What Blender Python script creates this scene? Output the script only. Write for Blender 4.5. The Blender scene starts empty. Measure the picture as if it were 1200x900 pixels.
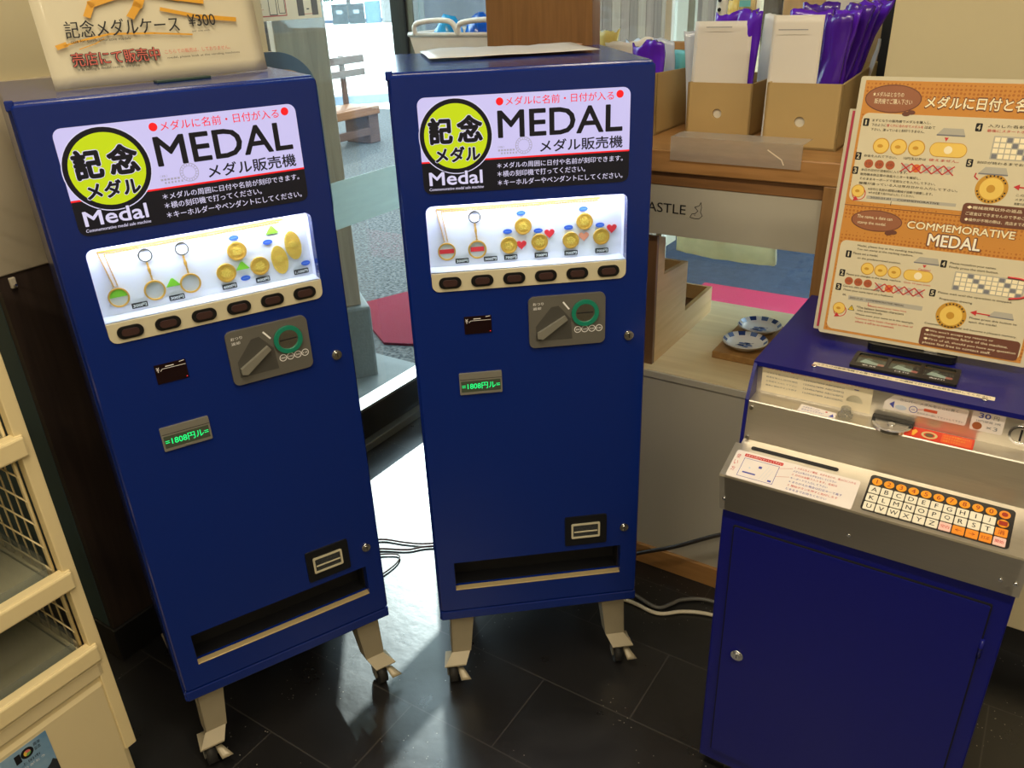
import bpy, bmesh, math, random
from mathutils import Vector, Matrix, noise
from mathutils.geometry import tessellate_polygon
random.seed(7)
S = bpy.context.scene
COL = S.collection
R = math.radians
PI = math.pi

# ---------------------------------------------------------------- camera, world, sun, exposure
FPX, PITCH, ROLL, CAMZ = 945.27, 0.461855, -0.0410722, 1.5
fw = Vector((0, math.cos(PITCH), -math.sin(PITCH)))
r0 = Vector((1, 0, 0)); u0 = r0.cross(fw)
rt = r0*math.cos(ROLL) + u0*math.sin(ROLL)
up = -r0*math.sin(ROLL) + u0*math.cos(ROLL)
cam_d = bpy.data.cameras.new('camera'); cam = bpy.data.objects.new('camera', cam_d); COL.objects.link(cam)
m3 = Matrix((rt, up, -fw)).transposed()
cam.matrix_world = Matrix.Translation((0, 0, CAMZ)) @ m3.to_4x4()
cam_d.sensor_width = 36; cam_d.lens = 36*FPX/1200; cam_d.clip_start = .02; cam_d.clip_end = 300
S.camera = cam
S.view_settings.view_transform = 'Standard'; S.view_settings.look = 'None'
S.view_settings.exposure = 0.0; S.view_settings.gamma = 1; S.view_settings.use_curve_mapping = False
S.cycles.max_bounces = 10; S.cycles.transparent_max_bounces = 16
S.cycles.use_denoising = True

W = bpy.data.worlds.new('sky'); S.world = W; W.use_nodes = True
SKY_COL, SKY_STR = (0.80, 0.90, 1.0), 9.0
W.node_tree.nodes['Background'].inputs[0].default_value = (*SKY_COL, 1)
W.node_tree.nodes['Background'].inputs[1].default_value = SKY_STR
SUN_STR, SUN_DIR, SUN_COL = 4.0, (0.10, -1.0, -0.62), (1.0, .97, .93)
sd = bpy.data.lights.new('sun', 'SUN'); sd.energy = SUN_STR; sd.angle = R(.6); sd.color = SUN_COL
so = bpy.data.objects.new('sun', sd); COL.objects.link(so); so.location = (0, 0, 8)
so.rotation_euler = Vector(SUN_DIR).to_track_quat('-Z', 'Y').to_euler()
LAMP_W, LAMP_COL = 24.0, (1.0, .86, .64)      # each ceiling lamp
LED_W = .55                                  # light strip inside each machine's display window

# ---------------------------------------------------------------- materials
def lin(c):
    return tuple(((x/255)/12.92 if x/255 <= .04045 else ((x/255+.055)/1.055)**2.4) for x in c)
MATS = {}
def mat(name, rgb, rough=.5, metal=0, emit=None, var=.06, scale=30, rvar=.0, spec=.5, coat=0, bump=0, bscale=60, stretch=None):
    if name in MATS: return MATS[name]
    m = bpy.data.materials.new(name); m.use_nodes = True; MATS[name] = m
    nt = m.node_tree; N = nt.nodes; L = nt.links; b = N['Principled BSDF']
    c = lin(rgb)
    b.inputs['Roughness'].default_value = rough; b.inputs['Metallic'].default_value = metal
    b.inputs['Specular IOR Level'].default_value = spec; b.inputs['Coat Weight'].default_value = coat
    tc = N.new('ShaderNodeTexCoord'); nz = N.new('ShaderNodeTexNoise'); nz.inputs['Scale'].default_value = scale
    nz.inputs['Detail'].default_value = 4
    src = tc.outputs['Object']
    if stretch:
        mp = N.new('ShaderNodeMapping'); mp.inputs['Scale'].default_value = stretch
        L.new(src, mp.inputs['Vector']); src = mp.outputs['Vector']
    L.new(src, nz.inputs['Vector'])
    mx = N.new('ShaderNodeMix'); mx.data_type = 'RGBA'
    mx.inputs[6].default_value = (*[x*(1-var) for x in c], 1); mx.inputs[7].default_value = (*[min(1, x*(1+var)) for x in c], 1)
    L.new(nz.outputs['Fac'], mx.inputs[0]); L.new(mx.outputs[2], b.inputs['Base Color'])
    if rvar:
        mr = N.new('ShaderNodeMapRange'); mr.inputs['To Min'].default_value = max(.02, rough-rvar); mr.inputs['To Max'].default_value = rough+rvar
        L.new(nz.outputs['Fac'], mr.inputs['Value']); L.new(mr.outputs[0], b.inputs['Roughness'])
    if bump:
        n2 = N.new('ShaderNodeTexNoise'); n2.inputs['Scale'].default_value = bscale; L.new(src, n2.inputs['Vector'])
        bp = N.new('ShaderNodeBump'); bp.inputs['Strength'].default_value = bump; bp.inputs['Distance'].default_value = .01
        L.new(n2.outputs['Fac'], bp.inputs['Height']); L.new(bp.outputs[0], b.inputs['Normal'])
    if emit:
        b.inputs['Emission Color'].default_value = (*lin(emit[0]), 1); b.inputs['Emission Strength'].default_value = emit[1]
    return m

def wood(name, a, bcol, rough=.45, scale=1.0, axis=0, coat=0):
    if name in MATS: return MATS[name]
    m = bpy.data.materials.new(name); m.use_nodes = True; MATS[name] = m
    nt = m.node_tree; N = nt.nodes; L = nt.links; b = N['Principled BSDF']; b.inputs['Roughness'].default_value = rough
    b.inputs['Coat Weight'].default_value = coat
    tc = N.new('ShaderNodeTexCoord'); mp = N.new('ShaderNodeMapping')
    sc = [22*scale]*3; sc[axis] = 1.6*scale; mp.inputs['Scale'].default_value = sc
    nz = N.new('ShaderNodeTexNoise'); nz.inputs['Scale'].default_value = 3; nz.inputs['Detail'].default_value = 6; nz.inputs['Distortion'].default_value = .6
    rp = N.new('ShaderNodeValToRGB'); rp.color_ramp.elements[0].color = (*lin(a), 1); rp.color_ramp.elements[1].color = (*lin(bcol), 1)
    rp.color_ramp.elements[0].position = .3; rp.color_ramp.elements[1].position = .7
    L.new(tc.outputs['Object'], mp.inputs[0]); L.new(mp.outputs[0], nz.inputs['Vector']); L.new(nz.outputs['Fac'], rp.inputs[0]); L.new(rp.outputs[0], b.inputs['Base Color'])
    return m

def glassy(name, tint=(235, 245, 245), ior=1.45, rough=.02, haze=0.0):
    # thin clear sheet: see-through with a mirror reflection that grows at grazing angles
    if name in MATS: return MATS[name]
    m = bpy.data.materials.new(name); m.use_nodes = True; MATS[name] = m
    nt = m.node_tree; N = nt.nodes; L = nt.links
    for n in list(N):
        if n.type == 'BSDF_PRINCIPLED': N.remove(n)
    out = [n for n in N if n.type == 'OUTPUT_MATERIAL'][0]
    t = N.new('ShaderNodeBsdfTransparent'); t.inputs[0].default_value = (*lin(tint), 1)
    g = N.new('ShaderNodeBsdfGlossy'); g.inputs['Roughness'].default_value = rough
    lw = N.new('ShaderNodeLayerWeight'); lw.inputs['Blend'].default_value = .5
    pw = N.new('ShaderNodeMath'); pw.operation = 'POWER'; pw.inputs[1].default_value = 5; L.new(lw.outputs['Facing'], pw.inputs[0])
    k0 = ((ior-1)/(ior+1))**2
    f = N.new('ShaderNodeMapRange'); f.inputs['To Min'].default_value = k0; f.inputs['To Max'].default_value = 1; L.new(pw.outputs[0], f.inputs['Value'])
    mx = N.new('ShaderNodeMixShader'); L.new(f.outputs[0], mx.inputs[0]); L.new(t.outputs[0], mx.inputs[1]); L.new(g.outputs[0], mx.inputs[2])
    last = mx
    if haze:
        d = N.new('ShaderNodeBsdfDiffuse'); d.inputs[0].default_value = (*lin(tint), 1)
        tl = N.new('ShaderNodeBsdfTranslucent'); tl.inputs[0].default_value = (*lin(tint), 1)
        m1 = N.new('ShaderNodeMixShader'); m1.inputs[0].default_value = .5; L.new(d.outputs[0], m1.inputs[1]); L.new(tl.outputs[0], m1.inputs[2])
        nz = N.new('ShaderNodeTexNoise'); nz.inputs['Scale'].default_value = 8
        mr = N.new('ShaderNodeMapRange'); mr.inputs['To Min'].default_value = haze*.9; mr.inputs['To Max'].default_value = haze*1.1
        L.new(nz.outputs['Fac'], mr.inputs['Value'])
        m2 = N.new('ShaderNodeMixShader'); L.new(mr.outputs[0], m2.inputs[0]); L.new(mx.outputs[0], m2.inputs[1]); L.new(m1.outputs[0], m2.inputs[2]); last = m2
    L.new(last.outputs[0], out.inputs['Surface'])
    return m

# ---------------------------------------------------------------- mesh helpers
class Fr:
    """a drawing plane: origin o, right r, up u; n points to the viewer"""
    def __init__(s, o, r, u): s.o = Vector(o); s.r = Vector(r).normalized(); s.u = Vector(u).normalized(); s.n = s.r.cross(s.u)
    def p(s, x, y, h=0): return s.o + s.r*x + s.u*y + s.n*h
FRONT = Fr((0, 0, 0), (1, 0, 0), (0, 0, 1))
TOPF = Fr((0, 0, 0), (1, 0, 0), (0, 1, 0))
TXT = {}
def text_mesh(s, bold, shear=0):
    k = (s, bold, shear)
    if k in TXT: return TXT[k]
    c = bpy.data.curves.new('t', 'FONT'); c.body = s; c.size = 1; c.offset = bold; c.shear = shear; c.resolution_u = 3 if len(s) < 14 else 2
    o = bpy.data.objects.new('t', c); COL.objects.link(o)
    dg = bpy.context.evaluated_depsgraph_get(); e = o.evaluated_get(dg); me = e.to_mesh()
    v = [(q.co.x, q.co.y) for q in me.vertices]; f = [tuple(p.vertices) for p in me.polygons]
    e.to_mesh_clear(); bpy.data.objects.remove(o); bpy.data.curves.remove(c)
    if not v: v = [(0, 0), (1, 0), (1, 1)]; f = []
    TXT[k] = (v, f, min(q[0] for q in v), max(q[0] for q in v), min(q[1] for q in v), max(q[1] for q in v))
    return TXT[k]
def rr_pts(x0, x1, y0, y1, r, n=5, corners='1111'):
    P = []
    for (cx, cy, a0, on) in ((x1-r, y1-r, 0, corners[1]), (x0+r, y1-r, 90, corners[0]), (x0+r, y0+r, 180, corners[2]), (x1-r, y0+r, 270, corners[3])):
        if on == '1' and r > 0:
            for i in range(n+1):
                a = R(a0+90*i/n); P.append((cx+r*math.cos(a), cy+r*math.sin(a)))
        else:
            a = a0+45; P.append((cx+(r if math.cos(R(a)) > 0 else -r), cy+(r if math.sin(R(a)) > 0 else -r)))
    return P
def circ(cx, cy, rx, ry=None, n=28, a0=0, a1=360):
    ry = rx if ry is None else ry
    k = n if a1-a0 >= 360 else n+1
    return [(cx+rx*math.cos(R(a0+(a1-a0)*i/n)), cy+ry*math.sin(R(a0+(a1-a0)*i/n))) for i in range(k)]
class MB:
    def __init__(s): s.v = []; s.f = []; s.m = []; s.mats = []; s.sm = []
    def mi(s, m):
        if m not in s.mats: s.mats.append(m)
        return s.mats.index(m)
    def face(s, idx, m, smooth=False): s.f.append(tuple(idx)); s.m.append(s.mi(m)); s.sm.append(smooth)
    def add(s, vs, fs, m, smooth=False):
        b = len(s.v); s.v += [tuple(x) for x in vs]
        for f in fs: s.face([b+i for i in f], m, smooth)
        return s
    def prism(s, F, pts, h0, h1, m, holes=(), side=None, smooth_side=False):
        loops = [list(pts)]+[list(h) for h in holes]
        def area(l): return sum(l[i][0]*l[(i+1) % len(l)][1]-l[(i+1) % len(l)][0]*l[i][1] for i in range(len(l)))
        if area(loops[0]) < 0: loops[0].reverse()
        for l in loops[1:]:
            if area(l) > 0: l.reverse()
        flat = [p for l in loops for p in l]; n = len(flat)
        b = len(s.v); s.v += [tuple(F.p(x, y, h1)) for x, y in flat]
        if h0 != h1: s.v += [tuple(F.p(x, y, h0)) for x, y in flat]
        if holes:
            for t in tessellate_polygon([[Vector((x, y, 0)) for x, y in l] for l in loops]):
                a, c, d = t
                p, q, w = flat[a], flat[c], flat[d]
                if (q[0]-p[0])*(w[1]-p[1])-(q[1]-p[1])*(w[0]-p[0]) < 0: c, d = d, c
                s.face((b+a, b+c, b+d), m)
                if h0 != h1: s.face((b+n+a, b+n+d, b+n+c), m)
        else:
            s.face([b+i for i in range(n)], m)
            if h0 != h1: s.face([b+n+i for i in reversed(range(n))], m)
        if h0 != h1:
            k = 0
            for l in loops:
                c = len(l)
                for i in range(c):
                    a, d = k+i, k+(i+1) % c
                    s.face((b+a, b+n+a, b+n+d, b+d), side or m, smooth_side)
                k += c
        return s
    def rrect(s, F, x0, x1, y0, y1, h0, h1, r, m, corners='1111', holes=(), side=None, n=5):
        return s.prism(F, rr_pts(x0, x1, y0, y1, r, n, corners), h0, h1, m, holes, side)
    def disc(s, F, cx, cy, r, h0, h1, m, ry=None, n=28): return s.prism(F, circ(cx, cy, r, ry, n), h0, h1, m, smooth_side=True)
    def ring(s, F, cx, cy, r0_, r1_, h0, h1, m, n=32): return s.prism(F, circ(cx, cy, r1_, None, n), h0, h1, m, [circ(cx, cy, r0_, None, n)], smooth_side=True)
    def line(s, F, pts, w, h, m, closed=False):
        n = len(pts)
        for i in range(n if closed else n-1):
            a = Vector(pts[i]); c = Vector(pts[(i+1) % n]); d = (c-a)
            if d.length < 1e-9: continue
            d.normalize(); q = Vector((-d.y, d.x))*w/2; a = a-d*w*.3; c = c+d*w*.3
            s.prism(F, [a-q, c-q, c+q, a+q], h, h, m)
        return s
    def text(s, F, t, x0, x1, y0, y1, h, m, bold=0, shear=0, keep=False):
        v, f, a, b_, c, d = text_mesh(t, 0, shear)
        if bold:     # heavier strokes: the letters are laid down several times, slightly shifted
            e = bold*.8*(y1-y0)/max(.2, d-c) if bold >= .015 else bold*.6*(y1-y0)/max(.2, d-c)
            offs = [(-1, 0), (1, 0)] if bold < .015 else [(math.cos(k*PI/4), math.sin(k*PI/4)) for k in range(8)]
            x0 += e; x1 -= e
            if bold >= .015: y0 += e; y1 -= e
            for k, (ox, oy) in enumerate(offs): s.text(F, t, x0+ox*e, x1+ox*e, y0+oy*e, y1+oy*e, h+k*2e-6, m, 0, shear)
            if bold < .015: return s
        sx = (x1-x0)/max(1e-6, b_-a); sy = (y1-y0)/max(1e-6, d-c)
        if keep: sx = min(sx, sy)
        return s.add([F.p(x0+(p[0]-a)*sx, y0+(p[1]-c)*sy, h) for p in v], f, m)
    def box(s, x0, x1, y0, y1, z0, z1, m, bev=0):
        bm = bmesh.new(); bmesh.ops.create_cube(bm, size=1)
        for v in bm.verts: v.co = Vector(((x0+x1)/2+v.co.x*(x1-x0), (y0+y1)/2+v.co.y*(y1-y0), (z0+z1)/2+v.co.z*(z1-z0)))
        if bev: bmesh.ops.bevel(bm, geom=bm.edges[:], offset=bev, segments=2, affect='EDGES', profile=.5)
        return s.bm(bm, m)
    def bm(s, bm, m, smooth=False, M=None):
        bm.verts.index_update()
        vs = [(M @ v.co if M else v.co.copy()) for v in bm.verts]; fs = [[v.index for v in f.verts] for f in bm.faces]
        bm.free(); return s.add(vs, fs, m, smooth)
    def tube(s, pts, r, m, n=8, smooth_path=0, caps=True):
        P = [Vector(p) for p in pts]
        if smooth_path and len(P) > 2:
            Q = []
            E = [P[0]*2-P[1]]+P+[P[-1]*2-P[-2]]
            for i in range(1, len(E)-2):
                for k in range(smooth_path):
                    t = k/smooth_path; p0, p1, p2, p3 = E[i-1:i+3]
                    Q.append(.5*((2*p1)+(-p0+p2)*t+(2*p0-5*p1+4*p2-p3)*t*t+(-p0+3*p1-3*p2+p3)*t**3))
            Q.append(P[-1]); P = Q
        b = len(s.v); ref = None
        for i, p in enumerate(P):
            d = (P[min(i+1, len(P)-1)]-P[max(i-1, 0)]).normalized()
            if ref is None: ref = d.orthogonal().normalized()
            ref = (ref-d*ref.dot(d)).normalized(); w = d.cross(ref)
            rad = r[i] if isinstance(r, (list, tuple)) else r
            for k in range(n):
                a = 2*PI*k/n; s.v.append(tuple(p+(ref*math.cos(a)+w*math.sin(a))*rad))
        for i in range(len(P)-1):
            for k in range(n): s.face((b+i*n+k, b+i*n+(k+1) % n, b+(i+1)*n+(k+1) % n, b+(i+1)*n+k), m, True)
        if caps:
            s.face([b+k for k in reversed(range(n))], m); s.face([b+(len(P)-1)*n+k for k in range(n)], m)
        return s
    def cyl(s, a, b, r, m, n=20): return s.tube([a, b], r, m, n)
    def lathe(s, prof, m, c=(0, 0, 0), n=32, sx=1, sy=1):
        b = len(s.v)
        for (r, z) in prof:
            for k in range(n):
                a = 2*PI*k/n; s.v.append((c[0]+r*math.cos(a)*sx, c[1]+r*math.sin(a)*sy, c[2]+z))
        for i in range(len(prof)-1):
            for k in range(n): s.face((b+i*n+k, b+i*n+(k+1) % n, b+(i+1)*n+(k+1) % n, b+(i+1)*n+k), m, True)
        return s
    def sheet(s, F, x0, x1, y0, y1, th, amp, m, seed=0, nx=10, ny=14, lean=(0, 0), top=0.0, flare=0.0, freq=9):
        """thin closed bag or sheet with wrinkles; amp in metres, flare widens the top, top = ragged top edge"""
        rnd = random.Random(seed); b = len(s.v); off = Vector((seed*3.1, seed*1.7, 0))
        def pt(i, j, sgn):
            tx = i/nx; ty = j/ny; x = x0+(x1-x0)*tx; y = y0+(y1-y0)*ty
            x += (tx-.5)*flare*ty + lean[0]*ty*ty; 
            y += top*ty**3*(.6*noise.noise(Vector((tx*2.2, seed*2.3, 1)))+.4*noise.noise(Vector((tx*7, seed*2.3, 4))))
            h = amp*(noise.noise(Vector((x*freq*2, y*freq, 0))+off)+.45*noise.noise(Vector((x*freq*5, y*freq*2.2, 2))+off))*(.3+.7*ty) + lean[1]*ty
            t = th*.5*math.sin(PI*min(1, max(0, .12+.76*tx)))
            return F.p(x, y, h+sgn*t)
        for sgn in (1, -1):
            for j in range(ny+1):
                for i in range(nx+1): s.v.append(tuple(pt(i, j, sgn)))
        w = nx+1; o2 = w*(ny+1)
        for j in range(ny):
            for i in range(nx):
                a = b+j*w+i; s.face((a, a+1, a+w+1, a+w), m, True); c = a+o2; s.face((c, c+w, c+w+1, c+1), m, True)
        bd = [i for i in range(w)]+[j*w+nx for j in range(1, ny+1)]+[ny*w+i for i in range(nx-1, -1, -1)]+[j*w for j in range(ny-1, 0, -1)]
        for k in range(len(bd)):
            a, c = bd[k], bd[(k+1) % len(bd)]; s.face((b+c, b+a, b+o2+a, b+o2+c), m, True)
        return s
    def build(s, name, parent=None, label=None):
        me = bpy.data.meshes.new(name); me.from_pydata(s.v, [], s.f)
        for m in s.mats: me.materials.append(m)
        me.polygons.foreach_set('material_index', s.m); me.polygons.foreach_set('use_smooth', s.sm)
        me.update(); o = bpy.data.objects.new(name, me); COL.objects.link(o)
        if parent: o.parent = parent
        if label: o['label'] = label
        return o
def tag(o, label, cat, group=None, kind=None):
    o['label'] = label; o['category'] = cat
    if group: o['group'] = group
    if kind: o['kind'] = kind
    return o
def thing(name, label, cat, loc=(0, 0, 0), rz=0, group=None):
    o = bpy.data.objects.new(name, None); COL.objects.link(o); o.empty_display_size = .1
    o.location = loc; o.rotation_euler = (0, 0, rz); return tag(o, label, cat, group)
def place(o, loc, rz=0, rx=0, ry=0): o.location = loc; o.rotation_euler = (rx, ry, rz); return o
def struct(o): o['kind'] = 'structure'; return o

# the room's two directions: B runs along the display table, A runs along the glass front
YB, YA = R(-34), R(56)
E1 = Vector((math.cos(YB), math.sin(YB), 0)); E2 = Vector((math.cos(YA), math.sin(YA), 0))
A0 = Vector((.43, 1.787, 0)); C0 = Vector((.36, 1.167, 0)); P0 = Vector((-.82, 1.2, 0))
def AW(x, y, z=0): return A0+E1*x+E2*y+Vector((0, 0, z))

# ---------------------------------------------------------------- shared materials
BLUE = mat('machine_blue', (10, 36, 112), .17, 0, var=.05, scale=200, bump=.02, bscale=400)
BLUE2 = mat('engraver_blue', (12, 17, 106), .30, var=.06, scale=300, bump=.05, bscale=500)
BLACK = mat('black_plastic', (14, 15, 18), .35)
DARK = mat('dark_inside', (10, 11, 16), .6)
INK = mat('black_ink', (12, 12, 16), .6)
WHITE_INK = mat('white_ink', (235, 235, 235), .6)
RED_INK = mat('red_ink', (190, 45, 45), .6)
BLUE_INK = mat('blue_ink', (70, 75, 160), .6)
GREY_INK = mat('grey_ink', (120, 122, 128), .6)
STEEL = mat('brushed_steel', (206, 200, 188), .36, .9, var=.08, scale=6, rvar=.08, stretch=(2, 90, 90))
CHROME = mat('chrome', (215, 215, 215), .15, 1)
GOLD = mat('gold', (255, 206, 92), .26, .22, var=.15, scale=300, bump=.3, bscale=500)
GOLDP = mat('gold_chain', (226, 172, 76), .3, .3)
SILVER = mat('silver_plastic', (128, 126, 116), .4, .2)
GREY = mat('grey_plastic', (92, 90, 84), .45)
CREAMP = mat('cream_plastic', (196, 188, 160), .4)
BEIGE = mat('beige_metal', (156, 146, 122), .38, .15, var=.12, scale=20, bump=.03)
RUBBER = mat('rubber', (28, 27, 26), .6)
LIT = mat('backlit_panel', (110, 108, 128), .35, emit=((204, 198, 250), .80), var=.02)
LIT_Y = mat('backlit_yellow', (110, 122, 20), .35, emit=((204, 226, 22), .72))
LIT_R = mat('backlit_red', (200, 20, 30), .4, emit=((225, 25, 35), .6))
LIT_K = mat('backlit_black', (10, 11, 18), .35, emit=((14, 16, 28), .6))
LIT_W = mat('backlit_white', (120, 118, 130), .35, emit=((216, 212, 250), .78))
LIT_G = mat('green_display', (10, 200, 100), .5, emit=((20, 240, 130), 1.0))
DISPW = mat('display_white', (226, 224, 238), .5, var=.04, scale=25)
GLASS = glassy('clear_glass'); ACRYL = glassy('clear_acrylic', (232, 236, 238), 1.4, .05, .05)
FROST = glassy('frosted_band', (196, 208, 206), 1.4, .3, .55)
PAPER = mat('paper', (226, 214, 184), .6, var=.03)
LAMIN = mat('laminated_paper', (204, 196, 170), .12, var=.03, coat=.6)

# ---------------------------------------------------------------- room shell
def shell():
    # floor: dark glossy tiles laid along the room
    m = bpy.data.materials.new('dark_floor_tiles'); m.use_nodes = True; nt = m.node_tree; N = nt.nodes; L = nt.links; b = N['Principled BSDF']
    tc = N.new('ShaderNodeTexCoord'); mp = N.new('ShaderNodeMapping'); mp.inputs['Location'].default_value = (.11, .07, 0)
    br = N.new('ShaderNodeTexBrick'); br.inputs['Scale'].default_value = 1; br.inputs['Brick Width'].default_value = .45; br.inputs['Row Height'].default_value = .225
    br.inputs['Mortar Size'].default_value = .0016; br.inputs['Color1'].default_value = (*lin((22, 22, 23)), 1); br.inputs['Color2'].default_value = (*lin((29, 28, 28)), 1)
    br.inputs['Mortar'].default_value = (*lin((58, 56, 54)), 1)
    L.new(tc.outputs['Object'], mp.inputs[0]); L.new(mp.outputs[0], br.inputs['Vector'])
    # scattered pale flecks of dust and scuffs
    vo = N.new('ShaderNodeTexVoronoi'); vo.inputs['Scale'].default_value = 75; L.new(tc.outputs['Object'], vo.inputs['Vector'])
    lt = N.new('ShaderNodeMath'); lt.operation = 'LESS_THAN'; lt.inputs[1].default_value = .10; L.new(vo.outputs['Distance'], lt.inputs[0])
    n3 = N.new('ShaderNodeTexNoise'); n3.inputs['Scale'].default_value = 4; L.new(tc.outputs['Object'], n3.inputs['Vector'])
    gt = N.new('ShaderNodeMath'); gt.operation = 'GREATER_THAN'; gt.inputs[1].default_value = .54; L.new(n3.outputs['Fac'], gt.inputs[0])
    ml = N.new('ShaderNodeMath'); ml.operation = 'MULTIPLY'; L.new(lt.outputs[0], ml.inputs[0]); L.new(gt.outputs[0], ml.inputs[1])
    mx = N.new('ShaderNodeMix'); mx.data_type = 'RGBA'; mx.inputs[7].default_value = (*lin((150, 145, 135)), 1)
    L.new(ml.outputs[0], mx.inputs[0]); L.new(br.outputs['Color'], mx.inputs[6]); L.new(mx.outputs[2], b.inputs['Base Color'])
    nz = N.new('ShaderNodeTexNoise'); nz.inputs['Scale'].default_value = 9; nz.inputs['Detail'].default_value = 8; L.new(tc.outputs['Object'], nz.inputs['Vector'])
    mr = N.new('ShaderNodeMapRange'); mr.inputs['To Min'].default_value = .20; mr.inputs['To Max'].default_value = .42; L.new(nz.outputs['Fac'], mr.inputs['Value'])
    L.new(mr.outputs[0], b.inputs['Roughness'])
    bp = N.new('ShaderNodeBump'); bp.inputs['Strength'].default_value = .12; bp.inputs['Distance'].default_value = .004
    n4 = N.new('ShaderNodeTexNoise'); n4.inputs['Scale'].default_value = 30; n4.inputs['Detail'].default_value = 5; L.new(tc.outputs['Object'], n4.inputs['Vector'])
    L.new(n4.outputs['Fac'], bp.inputs['Height']); L.new(bp.outputs[0], b.inputs['Normal']); b.inputs['Specular IOR Level'].default_value = .9
    fl = MB(); fl.box(-1.30, 3.2, -1.0, .60, -.1, 0, m); fl.box(-3.4, 3.2, -4.5, -1.0, -.1, 0, m); f = fl.build('floor'); struct(f); place(f, A0, YB)
    PL = mat('plaster_cream', (198, 186, 150), .7, var=.03, scale=6)
    PL2 = mat('panel_beige', (176, 164, 140), .6, var=.04, scale=5)
    BRN = wood('dark_brown_board', (46, 36, 30), (60, 47, 40), .5, 1, 2)
    BASEB = mat('dark_baseboard', (26, 26, 26), .35, bump=.05)
    TEAL = mat('cool_lit_wall_side', (62, 84, 86), .5)
    WOODT = wood('table_wood', (150, 108, 62), (176, 130, 80), .35, 1, 0)
    # left stub wall: brown boards below, a beige panel, cream plaster above
    y0, y1, x0 = -1.01, -.22, -1.056
    w = MB(); w.box(-3.0, x0, y0, y1, 0, 1.014, BRN); w.box(-3.0, x0+.004, y0-.004, y1, 1.014, 1.367, PL2, .003); w.box(-3.0, x0-.012, y0+.01, y1, 1.367, 2.7, PL)
    w.box(-3.0, x0-.02, y0-.0015, y0, .1, 1.014, TEAL)  # thin teal sheet paints cool light on the wall's left face
    o = struct(w.build('wall_left')); place(o, A0, YB)
    bb = MB(); bb.box(-3.0, x0+.008, y0-.008, y1, 0, .1, BASEB, .003); o = struct(bb.build('baseboard_left')); place(o, A0, YB)
    # walls that close the room behind and beside the camera
    for nm, b_ in (('wall_alcove', (-3.4, -3.3, -4.5, y0)), ('wall_back', (-3.4, 3.2, -4.6, -4.5)), ('wall_right', (3.2, 3.3, -4.5, .62))):
        o = struct(MB().box(*b_, 0, 2.7, PL).build(nm)); place(o, A0, YB)
    o = struct(MB().box(.327, 3.3, .12, .62, .105, 2.7, PL).build('wall_front')); place(o, A0, YB)
    o = struct(MB().box(.33, 3.3, .135, .62, 0, .105, BASEB).build('baseboard_front')); place(o, A0, YB)
    # ceiling, plus an unseen roof outside added to keep sun off window_2
    CE = mat('ceiling_white', (220, 214, 198), .8)
    EV = mat('sun_block_board', (120, 108, 92), .7)
    c_ = MB(); c_.box(-1.30, 3.3, -.22, .66, 2.7, 2.8, CE); c_.box(-3.4, 3.3, -4.6, -.22, 2.7, 2.8, CE); o = struct(c_.build('ceiling')); place(o, A0, YB)
    ev = MB().box(-1.36, 1.1, .66, 4.5, 2.72, 2.82, EV)
    o = struct(ev.build('roof_sun_block')); place(o, A0, YB)
    # glass front: window_1 along A behind the machines, window_2 along B behind the display table
    FRM = mat('window_frame_dark', (38, 40, 42), .4, .3); SILL = mat('window_sill_metal', (120, 124, 122), .35, .6)
    xw = -1.26
    fr = MB(); fr.box(xw-.03, xw+.03, -.22, .58, .03, .145, FRM, .004); fr.box(xw-.03, xw+.03, .515, .585, .0, 2.7, FRM, .004); fr.box(xw-.03, xw+.03, -.22, -.17, 0, 2.7, FRM, .004)
    fr.box(xw-.06, xw+.06, -.22, .6, 0, .03, SILL, .003); fr.box(xw-.03, xw+.03, -.22, .58, 2.6, 2.7, FRM)
    fr.box(xw-.034, xw+.034, -.21, .57, .145, .155, SILL)
    o = struct(fr.build('window_1')); place(o, A0, YB)
    g = MB().box(xw-.004, xw+.004, -.17, .52, .15, 2.6, GLASS).build('glass_pane', o)
    g2 = MB().box(xw+.0045, xw+.006, -.168, .518, .80, .95, FROST).build('frosted_band', o, 'frosted strip across the clear pane')
    yw = .556; PALEF = mat('window_frame_pale', (196, 190, 170), .5); BEI = wood('beige_post', (186, 158, 116), (204, 176, 132), .5, 1, 2)
    fr = MB(); fr.box(-1.235, .33, yw-.03, yw+.03, 0, .10, FRM, .004); fr.box(-1.235, .33, yw-.03, yw+.03, 2.6, 2.7, FRM)
    fr.box(-1.235, -1.20, yw-.03, yw+.03, 0.1, 2.6, SILL, .003)
    fr.box(-.325, -.307, yw-.02, yw+.02, .1, 2.6, PALEF); fr.box(-.137, -.072, yw-.03, yw+.03, 1.0, 2.6, BEI, .003); fr.box(.0, .30, yw-.05, yw-.006, 1.0, 2.6, BEI, .003)
    fr.box(.245, .275, yw-.08, yw-.05, .1, 2.6, FRM)
    o = struct(fr.build('window_2')); place(o, A0, YB)
    MB().box(-1.20, .33, yw-.004, yw+.004, .10, 2.6, GLASS).build('glass_pane', o)
    # ceiling lamps of the shop
    for i, (x, y, nm) in enumerate(((.1, -1.3, 'first long ceiling lamp, nearest the machines'), (1.6, -1.3, 'long ceiling lamp above the engraving machine side'), (.1, -3.1, 'long ceiling lamp behind the photographer'), (1.6, -3.1, 'long ceiling lamp in the far rear corner'))):
        t = thing('ceiling_lamp', nm, 'lamp', AW(x, y, 2.7), YB, 'ceiling lamps')
        b = MB().box(-.62, .62, -.08, .08, -.05, 0, mat('lamp_white', (230, 226, 214), .4), .005); b.build('housing', t)
        MB().box(-.6, .6, -.06, .06, -.058, -.05, mat('lamp_diffuser', (255, 240, 210), .4, emit=((255, 232, 190), 3.0))).build('diffuser', t)
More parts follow.
